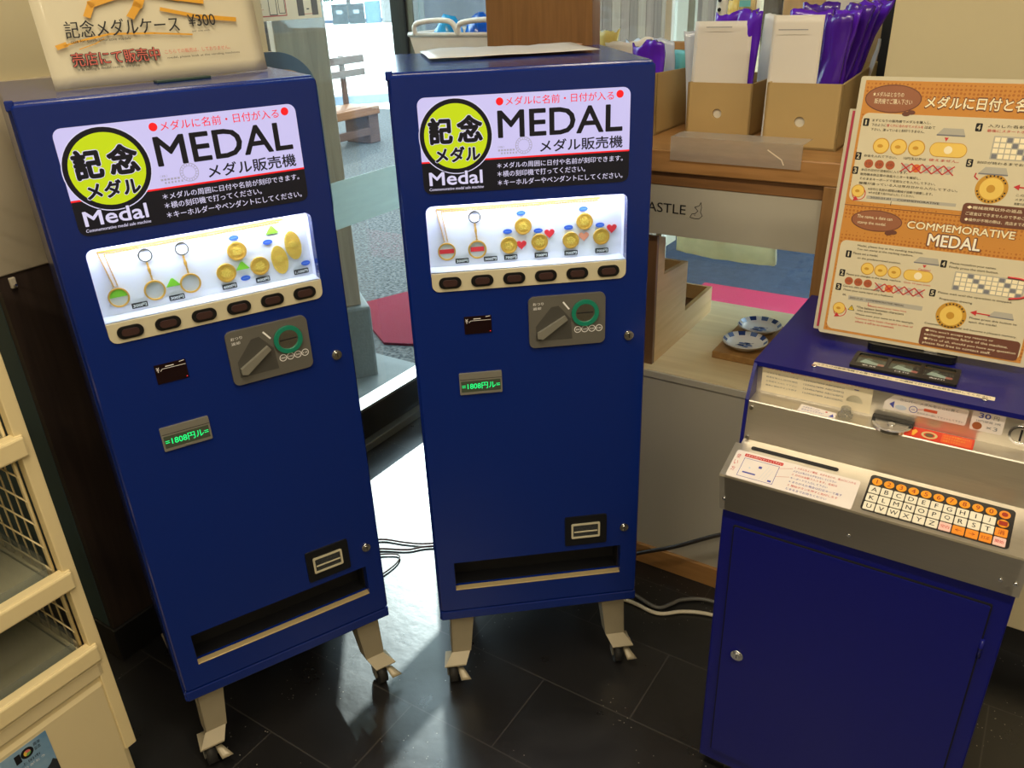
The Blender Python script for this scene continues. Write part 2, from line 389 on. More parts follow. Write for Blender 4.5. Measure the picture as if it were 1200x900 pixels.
        l = bpy.data.lights.new('tube', 'AREA'); l.shape = 'RECTANGLE'; l.size = 1.2; l.size_y = .12; l.energy = LAMP_W; l.color = LAMP_COL
        lo = bpy.data.objects.new('tube', l); COL.objects.link(lo); lo.parent = t; lo.location = (0, 0, -.07)
shell()

# ---------------------------------------------------------------- outdoors
def outdoors():
    m = bpy.data.materials.new('paving_and_gravel'); m.use_nodes = True; nt = m.node_tree; N = nt.nodes; L = nt.links; b = N['Principled BSDF']; b.inputs['Roughness'].default_value = .9
    tc = N.new('ShaderNodeTexCoord'); nz = N.new('ShaderNodeTexNoise'); nz.inputs['Scale'].default_value = 55; nz.inputs['Detail'].default_value = 8
    rp = N.new('ShaderNodeValToRGB'); rp.color_ramp.elements[0].color = (*lin((34, 35, 36)), 1); rp.color_ramp.elements[1].color = (*lin((82, 82, 80)), 1); rp.color_ramp.elements[0].position = .35; rp.color_ramp.elements[1].position = .65
    L.new(tc.outputs['Object'], nz.inputs['Vector']); L.new(nz.outputs['Fac'], rp.inputs[0]); L.new(rp.outputs[0], b.inputs['Base Color'])
    o = struct(MB().box(-12, -1.32, -8, 7.2, -.12, -.02, m).build('gravel_yard')); place(o, A0, YB)
    ASP = mat('dark_asphalt', (62, 74, 96), .85, var=.5, scale=26, bump=.3, bscale=120)
    g = MB().box(-1.32, 6, .62, 7.2, -.12, -.02, ASP)
    o = struct(g.build('asphalt_porch')); place(o, A0, YB)
    PAVE = mat('bright_paving', (214, 212, 204), .9, var=.06, scale=2)
    o = struct(MB().box(-60, 20, 7.2, 70, -.12, -.02, PAVE).build('paved_square')); place(o, A0, YB)
    o = struct(MB().box(-60, -12, -8, 7.2, -.12, -.02, PAVE).build('paved_side')); place(o, A0, YB)
    CONC = mat('pale_concrete', (104, 107, 106), .8, var=.1, scale=14, bump=.1)
    o = struct(MB().box(-2.1, -1.32, -.4, .75, -.02, -.003, CONC, .004).build('doorstep')); place(o, A0, YB)
    # red carpets
    RED = mat('red_carpet', (92, 14, 30), .95, var=.2, scale=160, bump=.5, bscale=300)
    PINK = mat('pink_red_carpet', (212, 52, 96), .95, var=.12, scale=160, bump=.5, bscale=300)
    q = [(-.83, 4.05), (-.56, 4.23), (-.40, 4.03), (-.42, 3.49), (-.60, 3.53)]
    c = MB().prism(TOPF, q, -.02, -.008, RED).build('red_carpet'); tag(c, 'dark red carpet on the ground seen between the two vending machines', 'carpet')
    c = MB().box(-.80, 1.4, 1.9, 2.34, -.02, -.006, PINK).build('red_carpet'); place(c, A0, YB); tag(c, 'bright pinkish red carpet on the asphalt seen under the display table', 'carpet')
    # timber post on a stone block, plank screen
    P = Vector((-.576, 3.165, 0))
    ST = mat('granite', (112, 115, 113), .8, var=.22, scale=80, bump=.2, bscale=100)
    t = thing('timber_post', 'tall grey brown timber post on a pale stone block outside the glass', 'post', P, R(20))
    b = MB().box(-.26, 0, 0, .26, -.02, .315, ST, .012); b.build('stone_block', t)
    PLK = wood('weathered_plank', (140, 122, 104), (164, 146, 126), .75, .6, 2)
    PLD = wood('weathered_plank_dark', (56, 48, 42), (72, 62, 54), .75, .6, 2)
    MB().box(-.22, -.032, .03, .20, .315, 2.7, PLK, .005).build('post', t)
    s = MB()
    x = -.95; k = 0
    while x < -.275:
        w = .055+.03*((k*7) % 3); s.box(x, min(x+w, -.27), .08, .11, .15, 2.6, PLD if k % 2 else PLK, .003); x += w; k += 1
    o = s.build('plank_screen'); place(o, P, YB); tag(o, 'upright plank screen of alternating dark and light boards left of the timber post', 'screen')
    # plank wall of the neighbouring building
    s = MB(); x = -1.3; k = 0; pw = [wood('hut_plank_%s' % i, c1, c2, .8, .5, 2) for i, (c1, c2) in {'a': ((124, 104, 88), (142, 122, 104)), 'b': ((140, 120, 100), (154, 136, 114)), 'c': ((108, 92, 78), (126, 108, 92))}.items()]
    while x < 2.2: s.box(x, x+.145, 4.5, 4.53, -.02, 2.71, pw[(k*5) % 3], .004); x += .15; k += 1
    s.box(-1.02, -.93, 4.45, 4.5, 0, 2.7, mat('pale_trim', (176, 168, 146), .6)); s.box(-1.10, -1.07, 4.44, 4.5, 0, 2.7, mat('pale_trim', (176, 168, 146), .6))
    o = struct(s.build('wall_neighbour')); place(o, A0, YB)
    SW = mat('grey_stone_wall', (120, 124, 132), .85, var=.35, scale=7, bump=.4, bscale=12)
    o = struct(MB().box(-1.38, -1.30, .66, 1.66, -.02, 2.72, SW, .01).build('wall_sun_block')); place(o, A0, YB)  # side wall added to block sun reaching in under the display table
    s2 = MB(); y = 1.66; k = 0; PT = mat('pale_trim', (176, 168, 146), .6)
    while y < 4.5: s2.box(-1.38, -1.30, y, min(y+.097, 4.5), -.02, 2.72, pw[(k*5) % 3], .004); y += .10; k += 1
    s2.box(-1.30, -1.27, 2.88, 3.06, -.02, 2.72, PT); s2.box(-1.30, -1.26, 3.14, 3.18, -.02, 2.72, PT)
    o = struct(s2.build('wall_sun_block_planks')); place(o, A0, YB)  # plank-clad rest of the added sun-blocking wall
    # bench
    BW = wood('bench_wood', (96, 62, 40), (114, 76, 50), .6, .8, 0); BD = wood('bench_wood_dark', (66, 48, 42), (80, 58, 50), .6, .8, 0)
    t = thing('bench', 'weathered wooden bench with slatted back on the bright square', 'bench', (-1.385, 9.127, -.02), YA)
    MB().box(-1.4, .08, -.04, .02, .30, .385, BW, .01).build('seat', t); MB().box(-1.4, .08, .03, .40, .345, .385, BW, .01).build('seat_board', t)
    MB().box(-1.4, .35, .36, .40, .79, .87, BD, .008).build('backrest_slat', t); MB().box(-1.4, .35, .36, .40, .66, .73, BD, .008).build('backrest_slat', t)
    MB().box(-1.4, -.02, .0, .05, .09, .17, BD, .008).build('rail', t)
    for x in (-1.3, -.07): MB().box(x, x+.16, .0, .36, 0, .345, BD, .01).build('leg', t)
    for x in (-1.25, .02): MB().box(x, x+.06, .40, .44, .3, .88, BD, .008).build('back_post', t)
    for m_ in (BW, BD, PLK, PLD, PAVE, m, ST, CONC, RED): m_.node_tree.nodes['Principled BSDF'].inputs['Specular IOR Level'].default_value = .1
    # low pale step behind the bench
    o = struct(MB().box(-6, 2, 0, .3, -.02, .10, mat('blue_grey_kerb', (112, 124, 136), .8), .01).build('kerb')); place(o, (-2.0, 12.5, 0), R(12))
    o = struct(MB().box(-5, 3, 0, .3, -.02, .12, mat('blue_grey_kerb2', (40, 52, 80), .8), .01).build('kerb_far')); place(o, (-5.4, 45, 0), R(6))
    # far things on the square
    t = thing('recycling_bin', 'pair of dark recycling bins with white marks by the green hedge', 'bin', (-7.3, 43, -.02), R(10))
    for i, x in enumerate((-.65, .15)):
        b = MB().box(x, x+.75, -.3, .3, 0, .8, mat('bin_dark', (14, 20, 24), .5), .03); b.box(x+.22, x+.5, -.312, -.3, .45, .62, mat('bin_mark', (110, 116, 120), .6)); b.build('bin_body', t)
        MB().box(x-.02, x+.77, -.32, .32, .8, .88, mat('bin_lid', (12, 17, 20), .5), .02).build('lid', t)
    b = MB(); b.sheet(Fr((-6.35, 43, 0), (1, .1, 0), (0, 0, 1)), 0, .75, -.02, .95, .4, .1, mat('pale_blue_bag', (70, 98, 116), .5), 3)
    tag(b.build('rubbish_bag'), 'pale blue bag standing right of the dark recycling bins', 'bag')
    b = MB(); b.sheet(Fr((-5.55, 43, 0), (1, .1, 0), (0, 0, 1)), 0, .8, -.02, 1.2, .4, .12, mat('white_bag', (120, 120, 118), .5), 5)
    tag(b.build('rubbish_bag'), 'white bag leaning beside the pale blue bag', 'bag')
    t = thing('banner', 'white upright banner on a pole at the left edge of the square', 'banner', (-8.9, 40, -.02))
    MB().cyl((0, 0, 0), (0, 0, 3), .04, CHROME).build('pole', t); MB().sheet(Fr((0, 0, 0), (1, 0, 0), (0, 0, 1)), .05, .75, .4, 2.9, .02, .06, mat('banner_cloth', (225, 215, 215), .8), 4).build('cloth', t)
    LEAF = mat('leaf_green', (30, 56, 20), .7, var=.4, scale=3); LEAF2 = mat('leaf_light', (54, 82, 28), .7, var=.4, scale=3)
    def bush(c, rx, rz, n, seed, label):
        rnd = random.Random(seed); b = MB()
        for i in range(n):
            a = rnd.uniform(0, 2*PI); ph = rnd.uniform(-.2, 1); rad = rnd.uniform(.75, 1.0)
            p = Vector((math.cos(a)*rx*rad*math.sqrt(1-max(0, ph)**2*.9), math.sin(a)*rx*.6*rad, rz*(.5+.5*ph)*rad))
            d = Vector((rnd.uniform(-1, 1), rnd.uniform(-1, 1), rnd.uniform(-1, 1))).normalized()*rnd.uniform(.12, .22); e = d.orthogonal().normalized()*.09
            b.add([p-d, p-e, p+d, p+e], [(0, 1, 2, 3)], LEAF if i % 3 else LEAF2)
        b.tube([(0, 0, 0), (0, 0, rz*.8)], .12, mat('trunk', (80, 66, 52), .9))
        o = b.build('bush'); o.location = c; tag(o, label, 'bush')
    bush((-7.6, 46, -.02), 3.4, 3.4, 2600, 1, 'rounded green bush behind the dark recycling bins')
    bush((-3.4, 58, -.02), 4.4, 4.6, 2000, 2, 'far green tree crown above the grey boulders')
    RK = mat('boulder', (66, 68, 68), .9, var=.5, scale=2.5, bump=.6, bscale=6)
    rnd = random.Random(3)
    for i in range(9):
        bm = bmesh.new(); bmesh.ops.create_icosphere(bm, subdivisions=3, radius=1)
        for v in bm.verts: v.co *= 1+.35*noise.noise(v.co*1.3+Vector((i*5, 0, 0)))
        b = MB(); b.bm(bm, RK, True); o = b.build('boulder'); s_ = rnd.uniform(.36, .42); o.scale = (s_, s_*.8, s_*.8)
        o.location = (-5.1+i*1.05, 48+rnd.uniform(-1, 1), .30); tag(o, 'grey boulder in the rock bank at the far edge of the square', 'rock', 'boulders of the far rock bank')
    RB = mat('rock_bank', (66, 72, 76), .9, var=.5, scale=.8, bump=.6, bscale=2)
    b = MB(); n = 24
    for j in range(6):
        for i in range(n+1):
            z = j*.8; b.v.append((-6+i*1.1, 52+j*.6+noise.noise(Vector((i*.7, j*.9, 0)))*.8, z-.02+noise.noise(Vector((i*.5, j, 3)))*.25*(j > 0)))
    for j in range(5):
        for i in range(n): a = j*(n+1)+i; b.face((a, a+1, a+n+2, a+n+1), RB, True)
    b.v += [(-6, 60, -.02), (20.4, 60, -.02), (-6, 60, 3.9), (20.4, 60, 3.9)]; k = len(b.v)
    b.face((k-4, k-3, k-1, k-2), RB)
    struct(b.build('rock_bank'))
    for nm in ('bin_dark', 'bin_lid', 'bin_mark', 'pale_blue_bag', 'white_bag', 'leaf_green', 'leaf_light', 'boulder', 'rock_bank', 'blue_grey_kerb', 'blue_grey_kerb2', 'trunk'): MATS[nm].node_tree.nodes['Principled BSDF'].inputs['Specular IOR Level'].default_value = .08
    o = MB().tube([(0, 0, 0), (0, 0, 2.7)], .006, mat('pole_white', (210, 215, 215), .4)).build('flag_pole'); o.location = AW(-1.20, .95, -.02); tag(o, 'thin white pole outside the glass above the white basket', 'pole')
outdoors()

# ---------------------------------------------------------------- medal vending machine
def vending(loc, yaw, kind, label):
    root = thing('medal_vending_machine', label, 'vending machine', (*loc, 0), yaw, 'blue medal vending machines')
    F = FRONT; ZT, ZB, D = 1.374, .212, .42
    b = MB(); x0, x1 = -.002, .449
    b.box(x0, x0+.012, .021, D, ZB, ZT-.004, BLUE, .003); b.box(x1-.012, x1, .021, D, ZB, ZT-.004, BLUE, .003)
    b.box(x0, x1, D-.01, D, ZB, ZT-.004, BLUE, .003); b.box(x0, x1, .021, D, ZT-.012, ZT, BLUE, .003); b.box(x0, x1, .004, D, ZB, ZB+.012, BLUE, .003)
    b.box(.012, .438, .06, .07, ZB, ZT-.01, DARK)
    b.box(-.004, .008, .010, .03, ZT-.012, ZT+.003, BLUE, .002)     # top hinge
    b.build('cabinet', root)
    # door with the window and the tray opening cut out
    b = MB(); win = rr_pts(.043, .405, .996, 1.154, .012); slot = rr_pts(.039, .41, .297, .372, .001)
    outer = rr_pts(.002, .448, .239, ZT-.003, .006); inner = rr_pts(.0045, .4455, .2415, ZT-.0055, .005)
    b.prism(F, outer, -.022, -.003, BLUE, [win, slot])
    b.v_ = None
    # bevelled front skin
    n = len(inner); base = len(b.v); b.v += [tuple(F.p(x, y, -.003)) for x, y in outer]+[tuple(F.p(x, y, 0)) for x, y in inner]
    for i in range(n): j = (i+1) % n; b.face((base+i, base+j, base+n+j, base+n+i), BLUE, True)
    b.prism(F, inner, -.003, 0, BLUE, [win, slot])
    b.build('door', root)
    b = MB(); b.box(.001, .449, .001, .03, ZB, .237, BLUE, .003); b.build('base_skirt', root)
    # backlit header sign
    b = MB(); hx0, hx1, hz0, hz1 = .0435, .405, 1.176, 1.335
    b.rrect(F, hx0, hx1, hz0, hz1, 0, .0012, .013, LIT, side=LIT_K)
    b.rrect(F, hx0, hx1, hz0, 1.2285, .0012, .0015, .013, LIT_K, '0011')
    b.rrect(F, hx0, hx1, 1.2285, 1.2312, .0012, .0016, 0, LIT_R)
    cx, cz = .1045, 1.2705
    b.disc(F, cx, cz, .0625, .0016, .0017, LIT_W, n=48); b.disc(F, cx, cz, .0610, .0017, .0019, LIT_K, n=48); b.disc(F, cx, cz, .0535, .0019, .0021, LIT_Y, n=48)
    for (t, a) in (('記', (.0575, .1005, 1.2575, 1.3035)), ('念', (.1055, .1515, 1.2585, 1.3055))):
        b.text(F, t, *a, .0022, LIT_W, .085); b.text(F, t, a[0]+.001, a[1]-.001, a[2]+.001, a[3]-.001, .0024, LIT_K, .05)
    b.text(F, 'メダル', .066, .1455, 1.227, 1.255, .0022, LIT_W, .075); b.text(F, 'メダル', .067, .1445, 1.228, 1.254, .0024, LIT_K, .045)
    b.text(F, 'Medal', .0535, .1465, 1.188, 1.2145, .0024, LIT_K, .05); b.text(F, 'Medal', .054, .146, 1.19, 1.213, .0026, LIT_W, .022)
    b.text(F, 'Commemorative medal sale machine', .053, .147, 1.1815, 1.1865, .0026, LIT_W, .01, .2)
    b.disc(F, .181, 1.3228, .0063, .0016, .0018, LIT_R); b.disc(F, .3865, 1.3242, .0063, .0016, .0018, LIT_R)
    b.text(F, 'メダルに名前・日付が入る', .191, .376, 1.3155, 1.3295, .0018, LIT_R, .008)
    b.text(F, 'MEDAL', .176, .392, 1.2635, 1.3085, .0018, LIT_K, .019)
    b.text(F, 'メダル販売機', .2475, .393, 1.2355, 1.2565, .0018, LIT_K, .02)
    EM = mat('sign_grey', (140, 140, 160), .5, emit=((140, 138, 165), .6))
    b.ring(F, .2195, 1.2495, .0135, .0145, .0016, .0017, EM); b.ring(F, .2195, 1.2495, .0095, .0102, .0016, .0017, EM)
    for k in range(18):
        a = k*PI/9; b.line(F, [(.2195+.0108*math.cos(a), 1.2495+.0108*math.sin(a)), (.2195+.0128*math.cos(a), 1.2495+.0128*math.sin(a))], .001, .0017, EM)
    b.text(F, '（株）', .175, .186, 1.2465, 1.2505, .0017, EM, .01)
    for zz, x2 in ((1.2415, .205), (1.2365, .2)):
        for k in range(6): b.rrect(F, .175+k*.005+(zz < 1.24)*.005, .1785+k*.005+(zz < 1.24)*.004, zz, zz+.003, .0016, .0016, 0, EM)
    b.text(F, '＊メダルの周囲に日付や名前が刻印できます。', .172, .394, 1.2125, 1.2225, .0018, LIT_W, .012)
    b.text(F, '＊横の刻印機で打ってください。', .172, .327, 1.198, 1.2085, .0018, LIT_W, .012)
    b.text(F, '＊キーホルダーやペンダントにしてください。', .172, .394, 1.183, 1.1935, .0018, LIT_W, .012)
    b.build('header_sign', root, 'backlit white and black header sign with yellow circle')
    # lit display window: recess, samples, price tags
    b = MB(); wx0, wx1, wz0, wz1 = .043, .405, 1.031, 1.154; dd = .04
    b.box(wx0-.004, wx1+.004, dd, dd+.006, wz0-.004, wz1+.004, DISPW)
    b.box(wx0-.004, wx0, .020, dd, wz0-.004, wz1+.004, DISPW); b.box(wx1, wx1+.004, .020, dd, wz0-.004, wz1+.004, DISPW)
    b.box(wx0, wx1, .020, dd, wz1, wz1+.004, DISPW); b.box(wx0, wx1, .001, dd, wz0-.006, wz0, DISPW)
    disp = b.build('display_window', root, 'brightly lit white display window')
    b = MB(); b.box(wx0+.02, wx1-.02, .022, .036, wz1-.005, wz1-.001, mat('led_strip', (240, 240, 255), .4, emit=((240, 242, 255), 4.0))); b.build('light_strip', disp)
    l = bpy.data.lights.new('strip_light', 'AREA'); l.shape = 'RECTANGLE'; l.size = .33; l.size_y = .012; l.energy = LED_W; l.color = (.86, .83, 1.0)
    lo = bpy.data.objects.new('strip_light', l); COL.objects.link(lo); lo.parent = disp; lo.location = (.224, .018, wz1-.006); lo.rotation_euler = (R(25), 0, 0)
    b = MB(); b.prism(F, rr_pts(wx0+.0003, wx1-.0003, wz0, wz1-.0003, .012, 5, '1100'), -.004, -.002, GLASS); b.build('glass_pane', disp)
    FD = Fr((0, dd-.001, 0), (1, 0, 0), (0, 0, 1))
    OVB = mat('sample_blue', (50, 95, 205), .5); GRT = mat('sample_green', (130, 200, 50), .5); RDH = mat('sample_red', (225, 50, 60), .5); PKH = mat('sample_peach', (235, 150, 120), .5)
    def wire(pts, r=.0009, m=GOLDP):
        return [FD.p(x, z, .003) for x, z in pts]
    def chain(b, pts, rad=.0011):
        for i in range(len(pts)-1):
            a = Vector(pts[i]); c = Vector(pts[i+1]); n = max(2, int((c-a).length/.0026))
            for k in range(n):
                p = a.lerp(c, (k+.5)/n); b.disc(FD, p.x, p.y, rad*(1.2 if k % 2 else .8), .001, .0032, GOLDP, n=6)
    # pendant on a chain
    px, pz = .076, 1.060; pr = .0165
    b = MB(); chain(b, [(.362, 1.1415), (.062, 1.1400), (px-.003, pz+pr+.002)]); chain(b, [(.36, 1.1365), (.071, 1.135), (px+.003, pz+pr+.002)])
    b.tube(wire([(.064, 1.139), (.365, 1.1405)]), .0017, GOLDP, 6); b.ring(FD, px, pz, pr-.0025, pr, .001, .004, GOLDP)
    b.disc(FD, px, pz, pr-.0025, .001, .0025, mat('pendant_face', (225, 222, 215), .3, .3))
    if kind == 'M': b.rrect(FD, px-.0135, px+.0135, pz-.0035, pz+.0045, .0025, .003, .001, RDH)
    else: b.prism(FD, circ(px, pz+.001, .0135, None, 20, 0, 180), .0025, .003, GRT)
    b.build('necklace', disp)
    for k, cx in enumerate((.1325,) if kind == 'M' else (.1325, .1905)):
        b = MB(); b.ring(FD, cx-.002, 1.121, .0093, .0112, .001, .0035, CHROME); chain(b, [(cx-.002, 1.110), (cx-.001, 1.094), (cx, 1.078)], .0016)
        b.rrect(FD, cx-.0035, cx+.001, 1.092, 1.1, .001, .005, .002, GOLDP)
        b.ring(FD, cx, 1.060, .0145, .0172, .001, .004, GOLDP); b.disc(FD, cx, 1.060, .0145, .001, .0022, mat('keyring_face', (205, 203, 205), .35, .3))
        if kind == 'M': b.rrect(FD, cx-.0125, cx+.0125, 1.0565, 1.065, .0022, .0028, .001, RDH)
        b.build('keyring', disp)
    def medal(cx, cz, r, rz=None):
        b = MB(); rz = rz or r; FT = FD
        if rz == r:
            b.disc(FD, cx, cz, r, .001, .004, GOLD); b.ring(FD, cx, cz, r*.80, r, .004, .0052, GOLDP); b.ring(FD, cx, cz, r*.58, r*.64, .004, .0046, GOLDP)
            for q in range(5): a = q*1.3; b.disc(FD, cx+r*.3*math.cos(a), cz+r*.3*math.sin(a), r*.22, .004, .0048, GOLD, n=10)
            b.line(FD, [(cx-r*.55, cz-r*.45), (cx+r*.55, cz-r*.45)], r*.1, .0046, GOLDP)
        else:
            FT = Fr(FD.p(cx, cz), (math.cos(R(6)), 0, math.sin(R(6))), (-math.sin(R(6)), 0, math.cos(R(6))))
            b.disc(FT, 0, 0, r, .001, .0035, GOLD, rz)
            for q in range(9): zz = -rz*.8+q*rz*.2; ww = r*.85*math.sqrt(max(0, 1-(zz/rz)**2)); b.line(FT, [(-ww, zz), (ww, zz)], .0011, .0042, GOLDP)
            b.disc(FT, 0, rz*.1, r*.45, .0035, .0046, GOLD, n=14)
        b.build('medal', disp)
    def oval(x, z):
        b = MB(); b.disc(FD, x, z, .0085, .001, .0018, OVB, .0046, 18); b.rrect(FD, x-.005, x+.005, z-.0004, z+.0004, .002, .002, 0, mat('sample_pale_blue', (130, 160, 230), .5)); b.build('size_sticker', disp)
    def tri(x, z, w):
        b = MB(); b.prism(FD, [(x-w/2, z-w*.28), (x+w/2, z-w*.28), (x+w*.06, z+w*.30), (x-w*.08, z+w*.30)], .001, .002, GRT); b.build('triangle_card', disp)
    def heart(x, z, m):
        P = [(x+.0007*16*math.sin(t)**3*.85, z+.0006*(13*math.cos(t)-5*math.cos(2*t)-2*math.cos(3*t)-math.cos(4*t))) for t in [2*PI*i/24 for i in range(24)]]
        b = MB(); b.prism(FD, P, .001, .0022, m); b.build('heart_card', disp)
    def price(x, s):
        b = MB(); w = .0125 if len(s) < 6 else .0135; FP = Fr((0, 0, 0), (1, 0, 0), (0, 0, 1)); FP = Fr((0, dd-.004, 0), (1, 0, 0), (0, 0, 1))
        b.rrect(FP, x-w, x+w, 1.0365, 1.0455, 0, .0015, .001, BLACK); b.text(FP, s, x-w+.002, x+w-.002, 1.0382, 1.0438, .0019, WHITE_INK, .02); b.build('price_tag', disp)
    if kind == 'M':
        for (x, z) in ((.219, 1.098), (.1915, 1.064), (.249, 1.066), (.308, 1.065), (.334, 1.099), (.366, 1.068)): medal(x, z, .0155)
        for (x, z) in ((.216, 1.122), (.190, 1.0895), (.247, 1.087), (.304, 1.089), (.332, 1.122), (.3635, 1.0895)): oval(x, z)
        heart(.215, 1.063, RDH); heart(.268, 1.081, RDH); heart(.333, 1.0705, PKH); heart(.386, 1.082, RDH)
        for x, s in zip((.103, .156, .194, .2515, .308, .367), ('300円', '300円', '700円', '700円', '700円', '700円')): price(x, s)
    else:
        for (x, z) in ((.252, 1.0655), (.2765, 1.100), (.311, 1.066)): medal(x, z, .0165)
        medal(.348, 1.0695, .0145, .0265); medal(.376, 1.091, .0145, .0265)
        for (x, z) in ((.276, 1.123), (.332, 1.105), (.283, 1.049), (.394, 1.054)): oval(x, z)
        tri(.163, 1.067, .024); tri(.2815, 1.072, .024); tri(.343, 1.125, .024)
        for x, s in zip((.104, .164, .253, .312, .383), ('300円', '300円', '600円', '600円', '1,100円')): price(x, s)
    # button strip
    b = MB(); b.rrect(F, .0435, .4045, .9965, 1.031, -.006, .003, .013, CREAMP, '0011'); st = b.build('button_strip', root, 'cream strip of six dark buttons')
    BR = mat('button_brown', (60, 40, 38), .3)
    for k in range(6):
        x = .0765+k*.0589; b = MB(); b.rrect(F, x-.0205, x+.0205, 1.0025, 1.024, .003, .0055, .0105, BLACK, n=7); b.rrect(F, x-.0135, x+.0135, 1.0075, 1.0195, .0055, .0085, .0058, BR); b.build('select_button', st)
    # coin panel
    b = MB(); b.rrect(F, .219, .366, .870, .9725, 0, .006, .011, GREY)
    b.prism(F, [(.232, .884), (.232, .914), (.262, .951), (.276, .953), (.299, .925), (.302, .884)], .006, .0064, mat('coin_recess', (66, 65, 61), .5))
    b.text(F, 'おつり', .2275, .2475, .9565, .962, .0065, WHITE_INK, .01); b.text(F, '返却', .2275, .2425, .9475, .953, .0065, WHITE_INK, .01)
    b.line(F, [(.285, .959), (.2955, .945)], .003, .0066, WHITE_INK)
    for k, s in enumerate(('500', '100', '50', '10')):
        x = .3125+k*.0138; b.ring(F, x, .9015, .0056, .0068, .006, .0064, WHITE_INK, 20); b.text(F, s, x-.004, x+.004, .900, .903, .0066, WHITE_INK, .02)
    cp = b.build('coin_panel', root, 'grey coin panel with green ring')
    b = MB(); L0_ = Vector((.240, .8955)); L1_ = Vector((.290, .929)); d = (L1_-L0_).normalized(); q = Vector((-d.y, d.x))
    pts = [L0_+q*.0085-d*.001, L0_-d*.007, L0_-q*.0075, L1_-q*.004, L1_+q*.005]; b.prism(F, pts, .0064, .014, SILVER); b.build('return_lever', cp)
    b = MB(); b.ring(F, .3265, .9355, .0185, .0262, .006, .011, mat('green_ring', (20, 120, 96), .35)); b.build('coin_ring', cp, 'green ring around the coin slot')
    b = MB(); b.disc(F, .3265, .9355, .0185, .006, .0085, CHROME); b.rrect(F, .311, .342, .9345, .937, .0085, .0087, 0, DARK); b.build('coin_slot', cp)
    # small price display and green message display
    b = MB(); b.rrect(F, .097, .1485, .9085, .9435, 0, .002, .001, mat('display_glass_dark', (26, 10, 14), .15))
    b.line(F, [(.1, .9385), (.102, .936), (.104, .9385)], .0012, .0023, WHITE_INK); b.line(F, [(.102, .936), (.102, .9305)], .0012, .0023, WHITE_INK); b.line(F, [(.0995, .9345), (.1045, .9345)], .0008, .0023, WHITE_INK)
    b.line(F, [(.106, .9315), (.109, .935), (.147, .935)], .0008, .0023, WHITE_INK); b.line(F, [(.115, .9385), (.128, .9385)], .0014, .0023, WHITE_INK); b.line(F, [(.138, .9415), (.146, .9425)], .001, .0023, WHITE_INK)
    b.disc(F, .1455, .912, .0009, .002, .0023, mat('red_led', (220, 40, 50), .4, emit=((240, 50, 60), 1.0)), n=8); b.build('price_display', root)
    b = MB(); b.rrect(F, .080, .163, .782, .8275, 0, .004, .002, SILVER); b.line(F, [(.081, .8145), (.162, .8145)], .001, .0042, DARK)
    b.rrect(F, .083, .160, .7875, .811, .004, .0043, .001, mat('display_olive', (70, 80, 66), .2)); b.text(F, '=1808円ル=', .0845, .1585, .793, .8065, .0046, LIT_G, .012)
    b.rrect(F, .115, .129, .7835, .7865, .004, .0055, .001, SILVER); b.build('message_display', root, 'silver framed display with green lit characters')
    for (x, z) in ((.414, .8785), (.4165, .4215)):
        b = MB(); b.disc(F, x, z, .0095, 0, .004, CHROME); b.disc(F, x, z, .0065, .004, .007, CHROME); b.rrect(F, x-.0008, x+.0008, z-.004, z+.004, .007, .0072, 0, DARK); b.build('key_lock', root)
    # change cup with clear flap
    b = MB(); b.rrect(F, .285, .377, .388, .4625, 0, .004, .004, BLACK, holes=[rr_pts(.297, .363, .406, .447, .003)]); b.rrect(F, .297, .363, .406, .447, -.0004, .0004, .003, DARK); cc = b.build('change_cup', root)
    b = MB(); b.rrect(F, .2985, .3615, .4075, .4455, .002, .006, .003, ACRYL); b.rrect(F, .2985, .3615, .4075, .4455, .004, .0065, .003, CREAMP, holes=[rr_pts(.3025, .3575, .4115, .4415, .002)])
    b.rrect(F, .304, .356, .424, .4265, .0065, .008, .001, CREAMP); b.build('clear_flap', cc)
    # medal tray
    b = MB(); b.box(.037, .412, .10, .104, .29, .38, DARK); b.box(.037, .041, .02, .1, .29, .38, DARK); b.box(.408, .412, .02, .1, .29, .38, DARK); b.box(.037, .412, .02, .1, .372, .376, DARK); b.box(.037, .412, .012, .1, .290, .2965, DARK)
    tr = b.build('medal_tray', root, 'dark open tray slot'); b = MB(); b.box(.039, .41, -.001, .014, .2965, .2990, mat('tray_trim', (206, 184, 134), .35, .5), .001); b.build('tray_lip', tr)
    # four splayed sheet metal legs on castors
    def leg(side, front):
        FX = (lambda u: u) if side > 0 else (lambda u: .447-u)
        yf = .028 if front else .40; sg = 1 if front else -1; b = MB(); th = .0025
        def quad(P, t):  # thin plate from 4 points along y thickness
            vs = [Vector((FX(p[0]), yf+sg*p[1], p[2])) for p in P]; nn = (vs[1]-vs[0]).cross(vs[3]-vs[0]).normalized()*t
            b.add(vs+[v-nn for v in vs], [(0, 1, 2, 3), (7, 6, 5, 4), (0, 4, 5, 1), (1, 5, 6, 2), (2, 6, 7, 3), (3, 7, 4, 0)], BEIGE)
        quad([(.373, 0, .212), (.426, 0, .212), (.430, 0, .088), (.387, 0, .088)], th)          # face
        quad([(.426, 0, .212), (.426, .075, .212), (.432, .03, .088), (.430, 0, .088)], th)      # outer flange
        quad([(.373, 0, .212), (.373, .075, .212), (.385, .03, .088), (.387, 0, .088)], th)      # inner flange
        quad([(.387, 0, .088), (.430, 0, .088), (.450, -.022, .064), (.400, -.022, .064)], th)   # foot bends out
        quad([(.400, -.022, .064), (.450, -.022, .064), (.446, .03, .062), (.398, .03, .062)], th)
        o = b.build('leg', root)
        b = MB(); cx, cy = FX(.424), yf+sg*.004
        b.cyl((cx, cy, .064), (cx, cy, .05), .016, CHROME)
